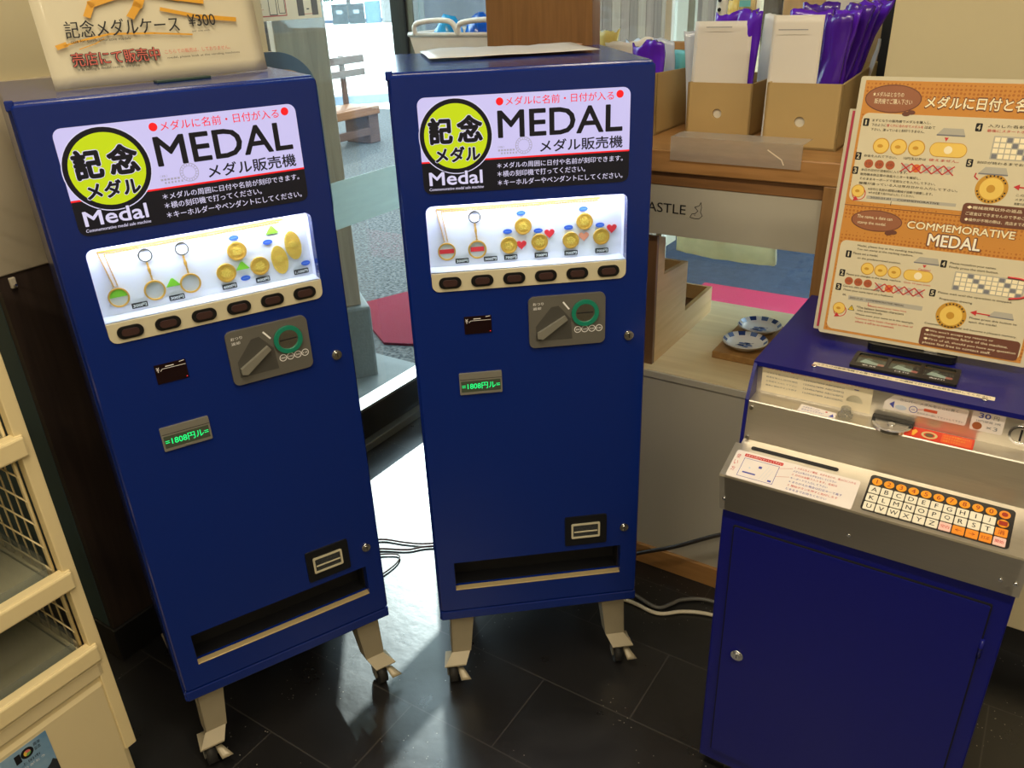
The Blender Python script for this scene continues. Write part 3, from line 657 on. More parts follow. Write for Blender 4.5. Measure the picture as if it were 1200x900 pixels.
        b.cyl((cx-.017, cy+.002*sg, .0275), (cx+.004, cy+.002*sg, .0275), .0275, RUBBER, 24); b.cyl((cx-.0185, cy+.002*sg, .0275), (cx+.0055, cy+.002*sg, .0275), .012, SILVER, 16)
        for s_ in (-1, 1): b.box(cx-.0065+s_*.0135-.0012, cx-.0065+s_*.0135+.0012, cy-.010, cy+.014, .022, .056, SILVER, .001)
        b.box(cx-.0215, cx+.010, cy-.012, cy+.016, .052, .056, SILVER, .001); b.build('castor', o)
        b = MB(); b.sheet(Fr((cx+.004, cy-sg*.012, .046), (1, 0, 0), (.35, -.75*sg, -.55)), 0, .014, 0, .032, .006, 0, BEIGE, 1, 4, 4, flare=.010); b.build('brake_lever', o)
    for s_ in (1, -1):
        leg(s_, True); leg(s_, False)
    return root
vending((-.68591, 1.19153), .544904, 'L', 'left blue medal vending machine, with a paper notice standing on its top')
vending((-.18152, 1.39731), .107972, 'M', 'middle blue medal vending machine, with a blank sheet lying on its top')

# things on the two machines
def machine_tops():
    Lr = Matrix.Translation((-.68591, 1.19153, 0)) @ Matrix.Rotation(.544904, 4, 'Z'); Mr = Matrix.Translation((-.18152, 1.39731, 0)) @ Matrix.Rotation(.107972, 4, 'Z')
    def at(o, M, loc, rz=0, rx=0): o.matrix_world = M @ Matrix.Translation(loc) @ Matrix.Rotation(rz, 4, 'Z') @ Matrix.Rotation(rx, 4, 'X'); return o
    # paper notice: case for medals
    F = FRONT; b = MB(); GB = mat('gold_brush', (206, 150, 40), .4); w, h = .352, .25
    b.sheet(F, 0, w, 0, h, .0016, .004, LAMIN, 12, 14, 12, freq=7)
    n0 = len(b.v)
    H = .0062
    def stroke(pts, w0): 
        for i in range(len(pts)-1): b.line(F, [pts[i], pts[i+1]], w0*(1-.55*abs(i/(len(pts)-1)-.4)), H, GB)
    stroke([(.03, .074), (.05, .080), (.10, .090), (.17, .086), (.23, .079)], .004); stroke([(.05, .066), (.075, .074), (.09, .082)], .002)
    stroke([(.075, .125), (.085, .145), (.13, .16), (.17, .163), (.22, .15), (.26, .142)], .014); stroke([(.19, .13), (.25, .112), (.31, .103)], .009); stroke([(.14, .12), (.155, .14), (.16, .15)], .016); stroke([(.02, .072), (.032, .076)], .011)
    H2 = .0066
    b.text(F, '記念メダルケース', .036, .212, .086, .117, H2, INK, .012, .12); b.text(F, '¥300', .229, .275, .094, .117, H2, INK, .004)
    b.text(F, 'case for commemorative medals', .04, .13, .0775, .083, H2, INK); b.text(F, 'per one each', .232, .262, .0825, .087, H2, INK)
    b.text(F, '売店にて販売中', .033, .17, .034, .061, H2-.0003, INK, .055); b.text(F, '売店にて販売中', .034, .169, .035, .060, H2+.0004, mat('notice_red', (196, 96, 82), .5), .008)
    b.text(F, 'It is selling a medal case at the shop.', .039, .135, .0255, .0315, H2, INK)
    b.text(F, 'こちらでの販売は、しておりません。', .178, .29, .045, .0535, H2, mat('notice_red', (196, 96, 82), .5), .004); b.text(F, 'medal, please look at the vending machines', .18, .305, .0345, .04, H2, INK)
    b.rrect(F, .198, .296, .159, .245, H2, H2, 0, mat('teal_picture', (120, 158, 160), .4)); b.rrect(F, .204, .29, .163, .185, H2+.0002, H2+.0002, 0, mat('teal_picture2', (150, 178, 174), .4))
    for q in range(n0, len(b.v)): b.v[q] = (b.v[q][0], b.v[q][1], b.v[q][2]*.80+.002)
    o = b.build('paper_notice'); at(o, Lr, (.0725, .125, 1.376), R(8), R(-9)); tag(o, 'laminated paper notice with gold brush strokes and ¥300, standing on the left machine', 'notice')
    # round cornered clear board on a floor stand behind the left machine
    t = thing('board_stand', 'round cornered clear board on a stand behind the right end of the left machine', 'stand', (-.60, 1.985, 0), R(14))
    b = MB(); b.rrect(FRONT, -.065, .175, .93, 1.377, -.005, 0, .09, glassy('blue_grey_acrylic', (128, 148, 164), 1.4, .1, .5), n=10); b.build('clear_board', t, 'blue grey clear board with round corners')
    b = MB(); b.rrect(FRONT, -.06, .165, .94, 1.338, .0005, .0035, .06, mat('oak_strip', (172, 150, 116), .5), n=8); b.build('beige_backing', t, 'beige backing board'); 
    b = MB(); b.cyl((.03, .02, .01), (.03, .02, 1.0), .012, CHROME); b.lathe([(0, .012), (.066, .010), (.07, 0), (0, 0)], BLACK, (.03, .02, 0), 24); b.build('pole', t)
    b = MB(); b.box(0, .09, 0, .02, 0, .004, mat('dark_green_clip', (40, 60, 56), .4), .001); o = b.build('holder_foot'); at(o, Lr, (.22, .11, 1.374), R(8)); tag(o, 'dark green foot strip under the paper notice on the left machine', 'sign foot')
    # loose sheet on the middle machine
    b = MB(); b.sheet(TOPF, 0, .325, 0, .235, .0012, .006, mat('sheet_back', (206, 204, 200), .4, var=.08, scale=18), 9, 14, 10, freq=5)
    o = b.build('paper_sheet'); at(o, Mr, (.075, .19, 1.3795), R(3)); tag(o, 'blank pale paper sheet lying flat on the middle machine', 'paper')
    b = MB(); b.box(0, .05, 0, .02, 0, .002, mat('tape_peach', (206, 166, 140), .5)); o = b.build('tape_strip'); at(o, Mr, (.36, .395, 1.376), R(20)); tag(o, 'short peach tape strip at the back corner of the middle machine top', 'tape')
    # paper notices stuck to the glass, above the left machine
    F2 = Fr((0, 0, 0), (1, 0, 0), (0, 0, 1)); b = MB(); b.rrect(F2, -.2, .163, 1.428, 1.68, 0, .003, .002, PAPER); RF = mat('frame_red', (190, 90, 76), .5)
    x = -.02
    b.line(F2, [(-.19, 1.44), (.026, 1.44), (.026, 1.50), (-.19, 1.50)], .003, .0035, RF, True); b.line(F2, [(-.035, 1.443), (-.008, 1.443), (-.008, 1.482), (-.035, 1.482)], .002, .0036, INK, True)
    b.line(F2, [(.0, 1.446), (.022, 1.446), (.022, 1.482), (.0, 1.482)], .0015, .0036, INK, True)
    b.text(F2, '禁煙', -.092, -.06, 1.463, 1.473, .0036, INK, .02); b.text(F2, 'PLACE', -.09, -.062, 1.443, 1.450, .0036, RF, .01); b.line(F2, [(-.1, 1.457), (-.055, 1.457)], .001, .0036, RF)
    for k in (.07, .125): b.rrect(F2, k, k+.024, 1.436, 1.478, .003, .0036, 0, mat('brown_print', (92, 84, 76), .6))
    b.line(F2, [(.094, 1.44), (.125, 1.44)], .0015, .0036, RF); b.line(F2, [(.105, 1.453), (.113, 1.453)], .003, .0036, INK); b.rrect(F2, -.19, .0, 1.508, 1.52, .003, .0036, 0, RF)
    o = b.build('window_notice'); o.matrix_world = Matrix.Translation(AW(-1.252, 0, 0)) @ Matrix.Rotation(YA, 4, 'Z'); tag(o, 'white notice with red frame stuck on the glass above the left machine', 'notice')
machine_tops()

# ---------------------------------------------------------------- engraving machine
def engraver():
    root = thing('medal_engraving_machine', 'blue and steel medal engraving machine with keypad, right of the vending machines', 'engraving machine', C0, YB)
    F = FRONT; W_ = .45; D = .475
    SX = Fr((0, 0, 0), (0, 1, 0), (0, 0, 1))         # side profile plane (depth, height), n = +x
    b = MB()
    b.box(0, W_, .004, D, .03, .665, BLUE2, .003)
    prof = [(.06, .66), (D, .66), (D, .898), (.106, .902), (.074, .842), (.066, .765)]
    b.prism(SX, prof, 0, .006, BLUE2); b.prism(SX, prof, W_-.006, W_, BLUE2)
    b.prism(SX, [(.104, .894), (.104, .902), (D, .900), (D, .892)], 0, W_, BLUE2); b.box(0, W_, D-.006, D, .66, .895, BLUE2)
    b.build('cabinet', root)
    b = MB(); b.box(.02, W_-.02, .03, D-.02, 0.0, .03, mat('plinth_grey', (110, 108, 104), .4, .4)); b.build('plinth', root)
    b = MB(); b.rrect(F, .0235, .4255, .0655, .6305, -.003, .0003, .003, DARK); b.rrect(F, .026, .423, .068, .628, -.004, .0022, .003, BLUE2); dr = b.build('door', root)
    b = MB(); b.disc(F, .057, .344, .0115, .0035, .0065, CHROME); b.disc(F, .057, .344, .0075, .0065, .0085, CHROME); b.rrect(F, .0562, .0578, .340, .348, .0085, .0087, 0, DARK); b.build('key_lock', dr)
    for z in (.545, .15):
        b = MB(); b.cyl((.4255, -.002, z-.018), (.4255, -.002, z+.018), .0032, BLUE2, 10); b.cyl((.4255, -.002, z-.001), (.4255, -.002, z+.001), .0034, DARK, 10); b.build('hinge', dr)
    # stainless console: lip, sloped keyboard plate, riser, ledge, back plate
    b = MB(); pr = [(-.004, .660), (-.022, .738), (-.021, .741), (.068, .768), (.076, .838), (.078, .8395), (.114, .8395), (.110, .900)]
    th = .003
    out = pr+[(p[0]+th, p[1]-th) for p in reversed(pr)]
    b.prism(SX, pr+[(.118, .897), (.12, .70), (.02, .662)], .0062, W_-.0062, STEEL)
    b.prism(SX, [(-.004, .660), (-.022, .738), (-.021, .741), (.055, .764), (.055, .665)], -.003, W_+.003, STEEL)
    con = b.build('steel_console', root, 'brushed steel console')
    FC = Fr((0, -.021, .741), (1, 0, 0), (0, .089, .027)); d_ = lambda y: (y+.021)*math.hypot(.089, .027)/.089
    b = MB(); b.rrect(FC, .026, .171, d_(.047), d_(.055), .0004, .0005, .0035, DARK); b.build('medal_slot', con)
    # keypad
    b = MB(); k0, k1 = d_(-.014), d_(.059); b.rrect(FC, .2205, .4235, k0, k1, .0004, .0018, .006, mat('keypad_black', (28, 26, 26), .4)); kp = b.build('keypad', con, 'black keypad with white letter keys and orange number keys')
    KW = mat('key_white', (226, 220, 200), .45); KO = mat('key_orange', (226, 150, 30), .45); KP = mat('key_pink', (232, 190, 180), .45); KD = mat('key_dark_orange', (228, 140, 40), .45)
    rows = [d_(.0455), d_(.0285), d_(.0115), d_(-.0055)]; x_ = lambda c: .2318+c*.01785
    def key(c, r, s, m, im=INK, rd=False):
        b = MB(); x, y = x_(c), rows[r]
        if rd: b.disc(FC, x, y, .0075, .0018, .0030, m, n=20)
        else: b.rrect(FC, x-.0081, x+.0081, y-.0078, y+.0078, .0018, .0030, .0015, m, n=3)
        if s:
            v, f, a, bb, c_, dd_ = text_mesh(s, .012); hh = .0085 if len(s) == 1 else .006; ww = min(.0115, (bb-a)/(dd_-c_)*hh) if s not in '—→←' else .009
            if s in '→←': hh = .005
            b.text(FC, s, x-ww/2, x+ww/2, y-hh/2, y+hh/2, .0033, im, .012)
        b.build('key', kp)
    KR = mat('key_red_print', (150, 40, 20), .5)
    for i, s in enumerate('1234567890'): key(i, 0, s, KO, KR, True)
    for i, s in enumerate('ABCDEFGHIJ'): key(i, 1, s, KW)
    for i, s in enumerate('KLMNOPQRST'): key(i, 2, s, KW)
    for i, s in enumerate('UVWXYZ'): key(i, 3, s, KW)
    key(6, 3, '空白', KP, RED_INK); key(7, 3, '←', KD, KR); key(8, 3, '→', KD, KR); key(9, 3, '訂正', KD, KR); key(10, 3, '開始', KP, RED_INK)
    key(10, 0, '.', KD, KR, True); key(10, 1, '−', KO, KR, True); key(10, 2, '消', KD, KR)
    # instruction sticker left of the keypad
    STK = mat('sticker_white', (226, 218, 212), .4); b = MB(); s0, s1 = d_(-.0205), d_(.0395); b.rrect(FC, .0065, .209, s0, s1, .0004, .0009, .004, STK)
    hh = s1-s0; Y = lambda t: s0+hh*t; H = .0012
    b.rrect(FC, .022, .087, Y(.82), Y(.93), .0009, .001, .001, RED_INK); b.text(FC, 'メダルの向きにセットして下さい', .024, .085, Y(.84), Y(.91), H, STK, .01)
    for i, s in enumerate('使い方'): b.text(FC, s, .010, .0165, Y(.70-i*.24), Y(.86-i*.24), H, RED_INK)
    b.line(FC, [(.024, Y(.10)), (.083, Y(.10)), (.083, Y(.76)), (.024, Y(.76))], .0008, H, BLUE_INK, True); b.rrect(FC, .03, .052, Y(.24), Y(.29), H, H, 0, BLUE_INK); b.disc(FC, .0385, Y(.46), .0016, .0009, .0011, mat('pale_blue', (190, 200, 215), .5), n=10); b.rrect(FC, .052, .0575, Y(.52), Y(.60), .0009, .0011, .0008, BLUE_INK); [b.line(FC, [(.06+k*.005, Y(.16)), (.068+k*.004, Y(.70-k*.08))], .0004, H, mat('pale_blue', (190, 200, 215), .5)) for k in range(3)]; b.rrect(FC, .074, .080, Y(.15), Y(.21), H, H, 0, BLUE_INK)
    b.line(FC, [(.083, Y(.7)), (.104, Y(.82))], .0005, H, RED_INK); b.line(FC, [(.083, Y(.4)), (.104, Y(.5))], .0005, H, RED_INK)
    for t, s, x1, m in ((.84, '１ メダルをよく確認、向きを合わせ、差込口に入れる', .203, RED_INK), (.71, 'メダルが見えたら手をはなしてください', .175, BLUE_INK), (.59, '２ 日付は自動で入ります。名前は', .178, RED_INK), (.46, 'キーボードで入力して下さい', .165, BLUE_INK), (.33, '※ まちがえた場合は訂正キーで直す', .19, BLUE_INK), (.20, '３ 開始ボタンを押すと刻印します', .185, RED_INK), (.07, 'とまるまでお待ちください', .17, BLUE_INK)):
        b.text(FC, s, .106, x1, Y(t), Y(t+.075), H, m)
    b.build('instruction_sticker', con, 'white instruction sticker left of the keypad')
    # back plate stickers
    FBk = Fr((0, .114, .8395), (1, 0, 0), (0, -.004, .0605)); B = lambda z: (z-.8395)
    b = MB(); b.rrect(FBk, .0145, .194, B(.8445), B(.8985), .0003, .0009, .001, PAPER)
    b.text(FBk, 'メダルを台に置かれたら、この順番で刻印してください', .022, .19, B(.8895), B(.8945), .0012, RED_INK, .01)
    for k, zz in enumerate((.881, .873, .865, .857)):
        b.text(FBk, ('メダルを差込口に入れる', '硬貨を投入し日付を確認', 'お名前を入力して下さい', '最後に開始ボタンを押す')[k], .022, .075, B(zz), B(zz+.003), .0012, GREY_INK); b.text(FBk, '1234567890 ABCDEFG', .085, .15, B(zz), B(zz+.003), .0012, GREY_INK)
    b.prism(FBk, circ(.168, B(.860), .013, None, 24, 0, 180), .0009, .0009, mat('sticker_mark', (205, 198, 172), .6)); b.line(FBk, [(.166, B(.884)), (.172, B(.884))], .0015, .0012, BLUE_INK); b.build('paper_label', con, 'pale paper label with red heading')
    b = MB(); b.prism(FBk, [(.212, B(.8605)), (.213, B(.8745)), (.226, B(.8895)), (.329, B(.8895)), (.332, B(.887)), (.331, B(.8625)), (.329, B(.8605))], .0003, .0009, STK)
    b.prism(FBk, [(.2205, B(.872)), (.2275, B(.8655)), (.2275, B(.8785))], .0009, .0012, BLUE_INK); b.ring(FBk, .256, B(.8705), .0052, .0062, .0009, .0011, BLUE_INK); b.text(FBk, 'ok', .253, .259, B(.869), B(.872), .0012, BLUE_INK); b.disc(FBk, .238, B(.869), .0085, .0009, .0010, mat('pale_blue', (190, 200, 215), .5), .0045)
    b.text(FBk, '①レバー  メダルをここに置く', .235, .318, B(.881), B(.8855), .0012, GREY_INK, .01); b.rrect(FBk, .271, .29, B(.8715), B(.8765), .0009, .0012, .001, mat('label_red', (200, 90, 60), .5)); b.line(FBk, [(.262, B(.872)), (.271, B(.874))], .0006, .0012, RED_INK); b.text(FBk, '矢印の方へ回してセットして下さい', .262, .328, B(.8645), B(.868), .0012, GREY_INK, .005)
    b.build('arrow_label', con, 'white arrow shaped label')
    b = MB(); b.rrect(FBk, .337, .381, B(.8575), B(.892), .0003, .0009, .003, STK); b.text(FBk, '30', .346, .362, B(.8805), B(.8895), .0012, BLUE_INK, .02); b.text(FBk, '円', .366, .373, B(.881), B(.888), .0012, GREY_INK)
    b.text(FBk, '10円硬貨 3枚', .344, .377, B(.8735), B(.8775), .0012, GREY_INK); b.disc(FBk, .3465, B(.866), .0065, .0009, .0013, mat('copper', (176, 112, 70), .4, .5)); b.text(FBk, '×3', .359, .374, B(.8625), B(.869), .0012, GREY_INK); b.build('price_label', con, 'white price label reading 30 with a copper coin')
    b = MB(); b.ring(FBk, .405, B(.866), .013, .0165, 0, .004, CHROME); b.disc(FBk, .405, B(.866), .013, 0, .003, STEEL); b.rrect(FBk, .4035, .4065, B(.856), B(.876), .003, .0033, 0, DARK); b.build('coin_slot', con, 'round chrome coin slot')
    # ledge: dial, knob, stickers
    FL = Fr((0, 0, .8395), (1, 0, 0), (0, 1, 0))
    b = MB(); b.prism(FL, circ(.231, .101, .030, .033, 30, 180, 360), .0002, .005, CHROME); b.prism(FL, circ(.231, .101, .025, .027, 30, 180, 360), .005, .0056, STEEL); b.disc(FL, .231, .092, .006, .0056, .0075, CHROME); b.rrect(FL, .200, .262, .101, .1125, .0002, .009, .001, BLACK); b.build('medal_dial', con, 'half round chrome medal dial')
    b = MB(); b.lathe([(.012, 0), (.012, .004), (.0085, .005), (.008, .014), (.007, .0165), (0, .017)], glassy('clear_knob', (215, 215, 210), 1.5, .05, .25), (.160, .096, .8397), 20); b.build('knob', con, 'clear round knob')
    b = MB(); b.prism(FL, [(.087, .078), (.148, .078), (.146, .098), (.088, .104)], .0003, .0008, STK); b.prism(FL, [(.137, .080), (.145, .081), (.142, .092)], .0008, .001, BLUE_INK); b.text(FL, 'メダルをここに', .092, .12, .092, .098, .0011, BLUE_INK); b.text(FL, '合わせてください', .092, .128, .083, .089, .0011, BLUE_INK); b.disc(FL, .131, .094, .002, .0008, .001, RED_INK, n=8); b.build('ledge_sticker', con, 'small white sticker with dark arrow')
    b = MB(); RS = mat('warning_red', (206, 50, 26), .4); YL = mat('warning_yellow', (235, 170, 50), .4); b.rrect(FL, .252, .349, .078, .1125, .0003, .0008, .001, RS); b.prism(FL, [(.263, .083), (.266, .083), (.270, .098), (.266, .105), (.262, .098)], .0008, .001, YL); b.ring(FL, .287, .094, .008, .0115, .0008, .001, mat('ring_pale', (205, 190, 130), .4)); b.disc(FL, .287, .094, .006, .0008, .001, mat('dark_olive', (90, 80, 50), .4), n=16)
    b.rrect(FL, .304, .346, .081, .1085, .0008, .001, .002, mat('warning_orange', (222, 88, 40), .4))
    for k in range(3): b.text(FL, ('ここに手を触れないで', 'けがをする恐れあり', '注意して下さい')[k], .307, .343-k*.006, .1015-k*.0085, .1065-k*.0085, .0012, YL, .01)
    b.build('warning_sticker', con, 'red warning sticker')
    for (fr_, x, y) in ((FBk, .010, B(.893)), (FBk, .440, B(.893))):
        b = MB(); b.disc(fr_, x, y, .0035, 0, .003, CHROME, n=14); b.build('screw', con)
    FR = Fr((0, .072, .80), (1, 0, 0), (0, .008, .07))
    for x in (.0125, .4375):
        for y in (.028, -.028): b = MB(); b.disc(FR, x, y, .0035, 0, .004, CHROME, n=14); b.build('screw', con)
    FLp = Fr((0, -.013, .70), (1, 0, 0), (0, -.018, .078))
    for x in (.006, .212, .425, .444): b = MB(); b.disc(FLp, x, -.012, .0032, 0, .003, CHROME, n=14); b.build('screw', con)
    # top: message strip and the row of three little windows
    FT = Fr((0, 0, .9015), (1, 0, 0), (0, 1, 0)); b = MB(); b.rrect(FT, .09, .361, .1335, .146, .0002, .0009, .001, PAPER); b.text(FT, 'メダルは自動販売機でお買い求めの上、この機械で日付とお名前を刻印してください', .096, .355, .1365, .1432, .0012, INK, .01); b.build('message_strip', root, 'long white message strip')
    for x in (.094, .348): b = MB(); b.disc(FT, x, .1285, .0042, 0, .003, CHROME, n=14); b.build('screw', root)
    b = MB(); fx0, fx1, fy0, fy1 = .144, .306, .155, .218; wins = [rr_pts(.150+k*.0515, .196+k*.0515, .170, .212, .004) for k in range(3)]
    b.rrect(FT, fx0, fx1, fy0, fy1, .0002, .005, .003, BLACK, holes=wins); b.rrect(FT, fx0, fx1, fy0, fy1, .0001, .0008, .003, mat('window_floor', (70, 66, 62), .3, .4)); fr_ = b.build('sample_frame', root, 'black frame of three small windows')
    for k in range(3):
        x = .150+k*.0515; b = MB(); b.rrect(FT, x, x+.046, .170, .212, .003, .0038, .003, GLASS); b.build('glass_pane', fr_)
        b = MB(); b.prism(FT, [(x+.006, .182), (x+.036, .176), (x+.04, .183), (x+.012, .196)], .0008, .0018, mat('card_pale', (205, 200, 190), .3)); b.rrect(FT, x+.034, x+.044, .172, .184, .0018, .0022, .001, mat('card_pink', (226, 120, 110), .4)); b.disc(FT, x+.018, .198, .005, .0008, .002, SILVER, n=14); b.build('sample_card', fr_)
        b = MB(); b.text(FT, ('名前', '日付', '刻印')[k], x+.012, x+.034, .1605, .1655, .0054, WHITE_INK); b.build('frame_text', fr_)
    return root
engraver()

def board():
    # instruction board in a black foot, on the engraving machine
    t = thing('instruction_board', 'orange and cream instruction board reading COMMEMORATIVE MEDAL on the engraving machine', 'sign board', C0+E1*.069+E2*.243+Vector((0, 0, .9035)), YB)
    b = MB(); b.rrect(TOPF, .085, .225, -.006, .034, 0, .012, .012, BLACK); b.rrect(TOPF, .09, .22, .012, .030, .012, .02, .004, BLACK); b.box(.175, .195, -.001, .004, .012, .015, CHROME); b.build('foot', t, 'flat black foot')
    tl = R(7); F = Fr((0, .004, .0135), (1, 0, 0), (0, math.sin(tl), math.cos(tl))); w, h = .322, .43
    b = MB(); b.rrect(Fr((0, .016, .0135), (1, 0, 0), (0, math.sin(tl), math.cos(tl))), -.012, w-.014, .0, h-.052, -.002, .0, .002, LAMIN); b.rrect(Fr((0, .016, .0135), (1, 0, 0), (0, math.sin(tl), math.cos(tl))), -.007, -.003, .005, h-.055, 0, .0004, 0, mat('pink_edge', (190, 60, 86), .5)); b.build('rear_sheet', t, 'second sheet behind with a pink edge')
    OR = bpy.data.materials.new('orange_dots'); OR.use_nodes = True; nt = OR.node_tree; N = nt.nodes; L = nt.links
    tc = N.new('ShaderNodeTexCoord'); vo = N.new('ShaderNodeTexVoronoi'); vo.inputs['Scale'].default_value = 170; vo.inputs['Randomness'].default_value = .15; L.new(tc.outputs['Object'], vo.inputs['Vector'])
    rp = N.new('ShaderNodeValToRGB'); rp.color_ramp.interpolation = 'CONSTANT'; rp.color_ramp.elements[0].color = (*lin((176, 108, 48)), 1); rp.color_ramp.elements[1].color = (*lin((200, 138, 66)), 1); rp.color_ramp.elements[1].position = .32
    L.new(vo.outputs['Distance'], rp.inputs[0]); L.new(rp.outputs[0], N['Principled BSDF'].inputs['Base Color']); N['Principled BSDF'].inputs['Roughness'].default_value = .3
    CR = mat('board_cream', (212, 202, 172), .3, var=.02); BRB = mat('board_brown', (108, 66, 52), .4); BUB = mat('bubble_brown', (150, 96, 68), .4); GL = mat('print_gold', (232, 196, 96), .5); GL2 = mat('print_gold_dark', (196, 146, 50), .5); CO = mat('print_copper', (172, 88, 52), .5); PR = mat('print_red', (196, 50, 56), .5); LG = mat('print_grey', (176, 172, 158), .5); OB = mat('print_orange', (214, 110, 50), .5); CW = mat('print_cream_white', (244, 232, 196), .4)
    b = MB(); b.rrect(F, 0, w, 0, h, -.003, 0, .004, LAMIN); b.rrect(F, .008, w-.008, .006, h-.006, 0, .0003, 0, OR)
    H0, H = .0005, .0009
    b.rrect(F, .012, w-.012, .234, .3745, .0003, H0, .01, CR); b.rrect(F, .012, w-.012, .010, .1675, .0003, H0, .01, CR); b.line(F, [(.008, .2265), (w-.008, .2265)], .001, H0, BRB)
    # ---- Japanese half
    def bubble(cx, cy, rx, ry):
        b.disc(F, cx, cy, rx, .0003, H0, BRB, ry, 36); b.disc(F, cx, cy, rx-.0015, H0, H0+.0002, BUB, ry-.0015, 36)
        b.disc(F, cx+rx*.55, cy-ry*1.02, .006, .0003, H0+.0003, BRB, .0035, 16); b.disc(F, cx+rx*.72, cy-ry*.9, .006, .0003, H0+.0004, BRB, .0035, 16)
    bubble(.053, .397, .042, .0215); b.text(F, '★メダルはとなりの', .022, .068, .4, .407, H, CW); b.text(F, '販売機でご購入下さい', .026, .082, .389, .397, H, CW)
    b.text(F, 'メダルに日付と名前を刻印', .100, .312, .383, .405, H0+.0002, BRB, .06); b.text(F, 'メダルに日付と名前を刻印', .101, .311, .385, .403, H, CW, .025)
    def num(s, x, y): b.rrect(F, x-.0045, x+.0045, y-.006, y+.006, H0, H0+.0002, .0015, INK); w_ = .0009 if s == '1' else .0022; b.text(F, s, x-w_-.0004, x+w_, y-.004, y+.004, H, CR, .016)
    def T(s, x0, x1, y, m=INK, hh=.0042, bold=.008): b.text(F, s, x0, x1, y, y+hh, H, m, bold)
    def coin(x, y, r): b.disc(F, x, y, r, H0, H0+.0002, GL2, n=24); b.disc(F, x, y, r*.88, H0, H0+.0004, GL, n=24); b.disc(F, x-r*.1, y, r*.35, H0, H0+.0005, GL2, r*.22, 12)
    def pill(x0, x1, y0, y1): b.rrect(F, x0, x1, y0, y1, H0, H0+.0002, (y1-y0)/2-.0001, GL2); b.rrect(F, x0+.001, x1-.001, y0+.001, y1-.001, H0, H0+.0004, (y1-y0)/2-.0012, GL); b.disc(F, (x0+x1)/2, (y0+y1)/2, .006, H0, H0+.0005, CW, n=16)
    def device(x, y, s=1):
        b.prism(F, [(x-.02*s, y-.003*s), (x+.02*s, y-.003*s), (x+.016*s, y+.007*s), (x-.012*s, y+.007*s)], H0, H0+.0002, LG); b.rrect(F, x-.02*s, x+.02*s, y-.0045*s, y-.0025*s, H0, H0+.0003, 0, GREY_INK)
    def crossrow(x0, y, n):
        for k in range(n):
            x = x0+k*.0155; b.disc(F, x, y, .0065, H0, H0+.0002, (OB if k == 1 else LG), n=16); b.line(F, [(x-.0075, y-.0065), (x+.0075, y+.0065)], .0018, H, PR); b.line(F, [(x-.0075, y+.0065), (x+.0075, y-.0065)], .0018, H, PR)
    def keys(x0, y0, wd, ht):
        b.rrect(F, x0, x0+wd, y0, y0+ht, H0, H0+.0002, .001, LG)
        for r_ in range(4):
            for c in range(11): b.rrect(F, x0+.002+c*(wd-.003)/11, x0+(c+.82)*(wd-.003)/11+.002, y0+.0015+r_*(ht-.002)/4, y0+(r_+.8)*(ht-.002)/4+.0015, H0, H0+.0004, 0, CW if (r_+c) % 5 else GREY_INK)
    def bigcoin(x, y): b.disc(F, x, y, .0225, H0, H0+.0002, GL2, n=32); b.disc(F, x, y, .0165, H0, H0+.0004, GL, n=32); b.disc(F, x-.001, y, .006, H0, H0+.0006, GL2, n=14); [b.rrect(F, x+.0195*math.cos(a)-.0011, x+.0195*math.cos(a)+.0011, y+.0195*math.sin(a)-.0011, y+.0195*math.sin(a)+.0011, H0+.0004, H0+.0006, 0, INK) for a in [R(k*15) for k in range(2, 24) if not 9 <= k % 24 <= 12]]
    def warn(x, y): b.prism(F, [(x-.0055, y-.0045), (x+.0055, y-.0045), (x, y+.005)], H0, H0+.0003, INK); b.prism(F, [(x-.0042, y-.0037), (x+.0042, y-.0037), (x, y+.0035)], H0, H0+.0005, mat('print_yellow', (232, 196, 40), .5)); b.line(F, [(x, y-.002), (x, y+.001)], .0009, H+.0002, INK)
    def loopcoin(x, y):
        coin(x, y, .0105); b.ring(F, x+.002, y-.004, .0095, .0108, H0, H0+.0002, PR, 24); b.prism(F, [(x-.006, y-.0165), (x+.003, y-.0145), (x-.003, y-.008)], H0, H0+.0006, PR)
    num('1', .019, .360); T('まずとなりの販売機でメダルを購入し、', .028, .115, .3615); T('下のように', .028, .05, .3545); T('置く穴に合わせてメダルを', .051, .105, .3545, PR); T('はめて', .107, .122, .3545); T('下さい。違っていると刻印できません。', .028, .108, .3475)
    device(.146, .350); b.prism(F, [(.138, .343), (.144, .343), (.141, .337)], H0, H, PR)
    for k in range(3): coin(.048+k*.0265, .3245, .0125)
    pill(.120, .173, .3135, .3355)
    num('2', .016, .3065); T('お金を入れて下さい。', .025, .075, .306); T('10円玉以外は', .085, .118, .306, INK); T('使えません。', .122, .165, .3062, PR)
    for k in range(3): b.disc(F, .034+k*.0165, .2955, .0070, H0, H0+.0003, CO, n=20); b.text(F, '10', .0305+k*.0165, .0375+k*.0165, .2935, .2975, H, BRB)
    crossrow(.091, .2935, 5)
    num('3', .015, .2835)
    for k, s in enumerate(('本日の日付が自動的に入ります。', '販売機本体正面の液晶モニターを確認し、', 'そのままキーボードで名前などを入力して下さい。', '機種が違っている人は年月日から入力して下さい。')): T(s, .024, (.095, .116, .139, .172)[k], .2835-k*.0072)
    loopcoin(.025, .2505); T('※日付と名前の間隔は機械が自動で調整します。', .040, .138, .2535); T('※その位置で良ければ入力してください。', .042, .112, .2475)
    b.rrect(F, .04, .174, .2395, .2445, H0, H0+.0002, 0, LG); T('2020.01.01    COMMEMORATIVE', .046, .150, .2405, INK, .003)
    b.line(F, [(.079, .2385), (.079, .232)], .0008, H, INK)
    num('4', .182, .3605); T('入力した名前が合っていれば', .194, .3, .3615); T('最後にスタートボタンを押して下さい', .194, .302, .3545, PR); keys(.205, .315, .095, .0345)
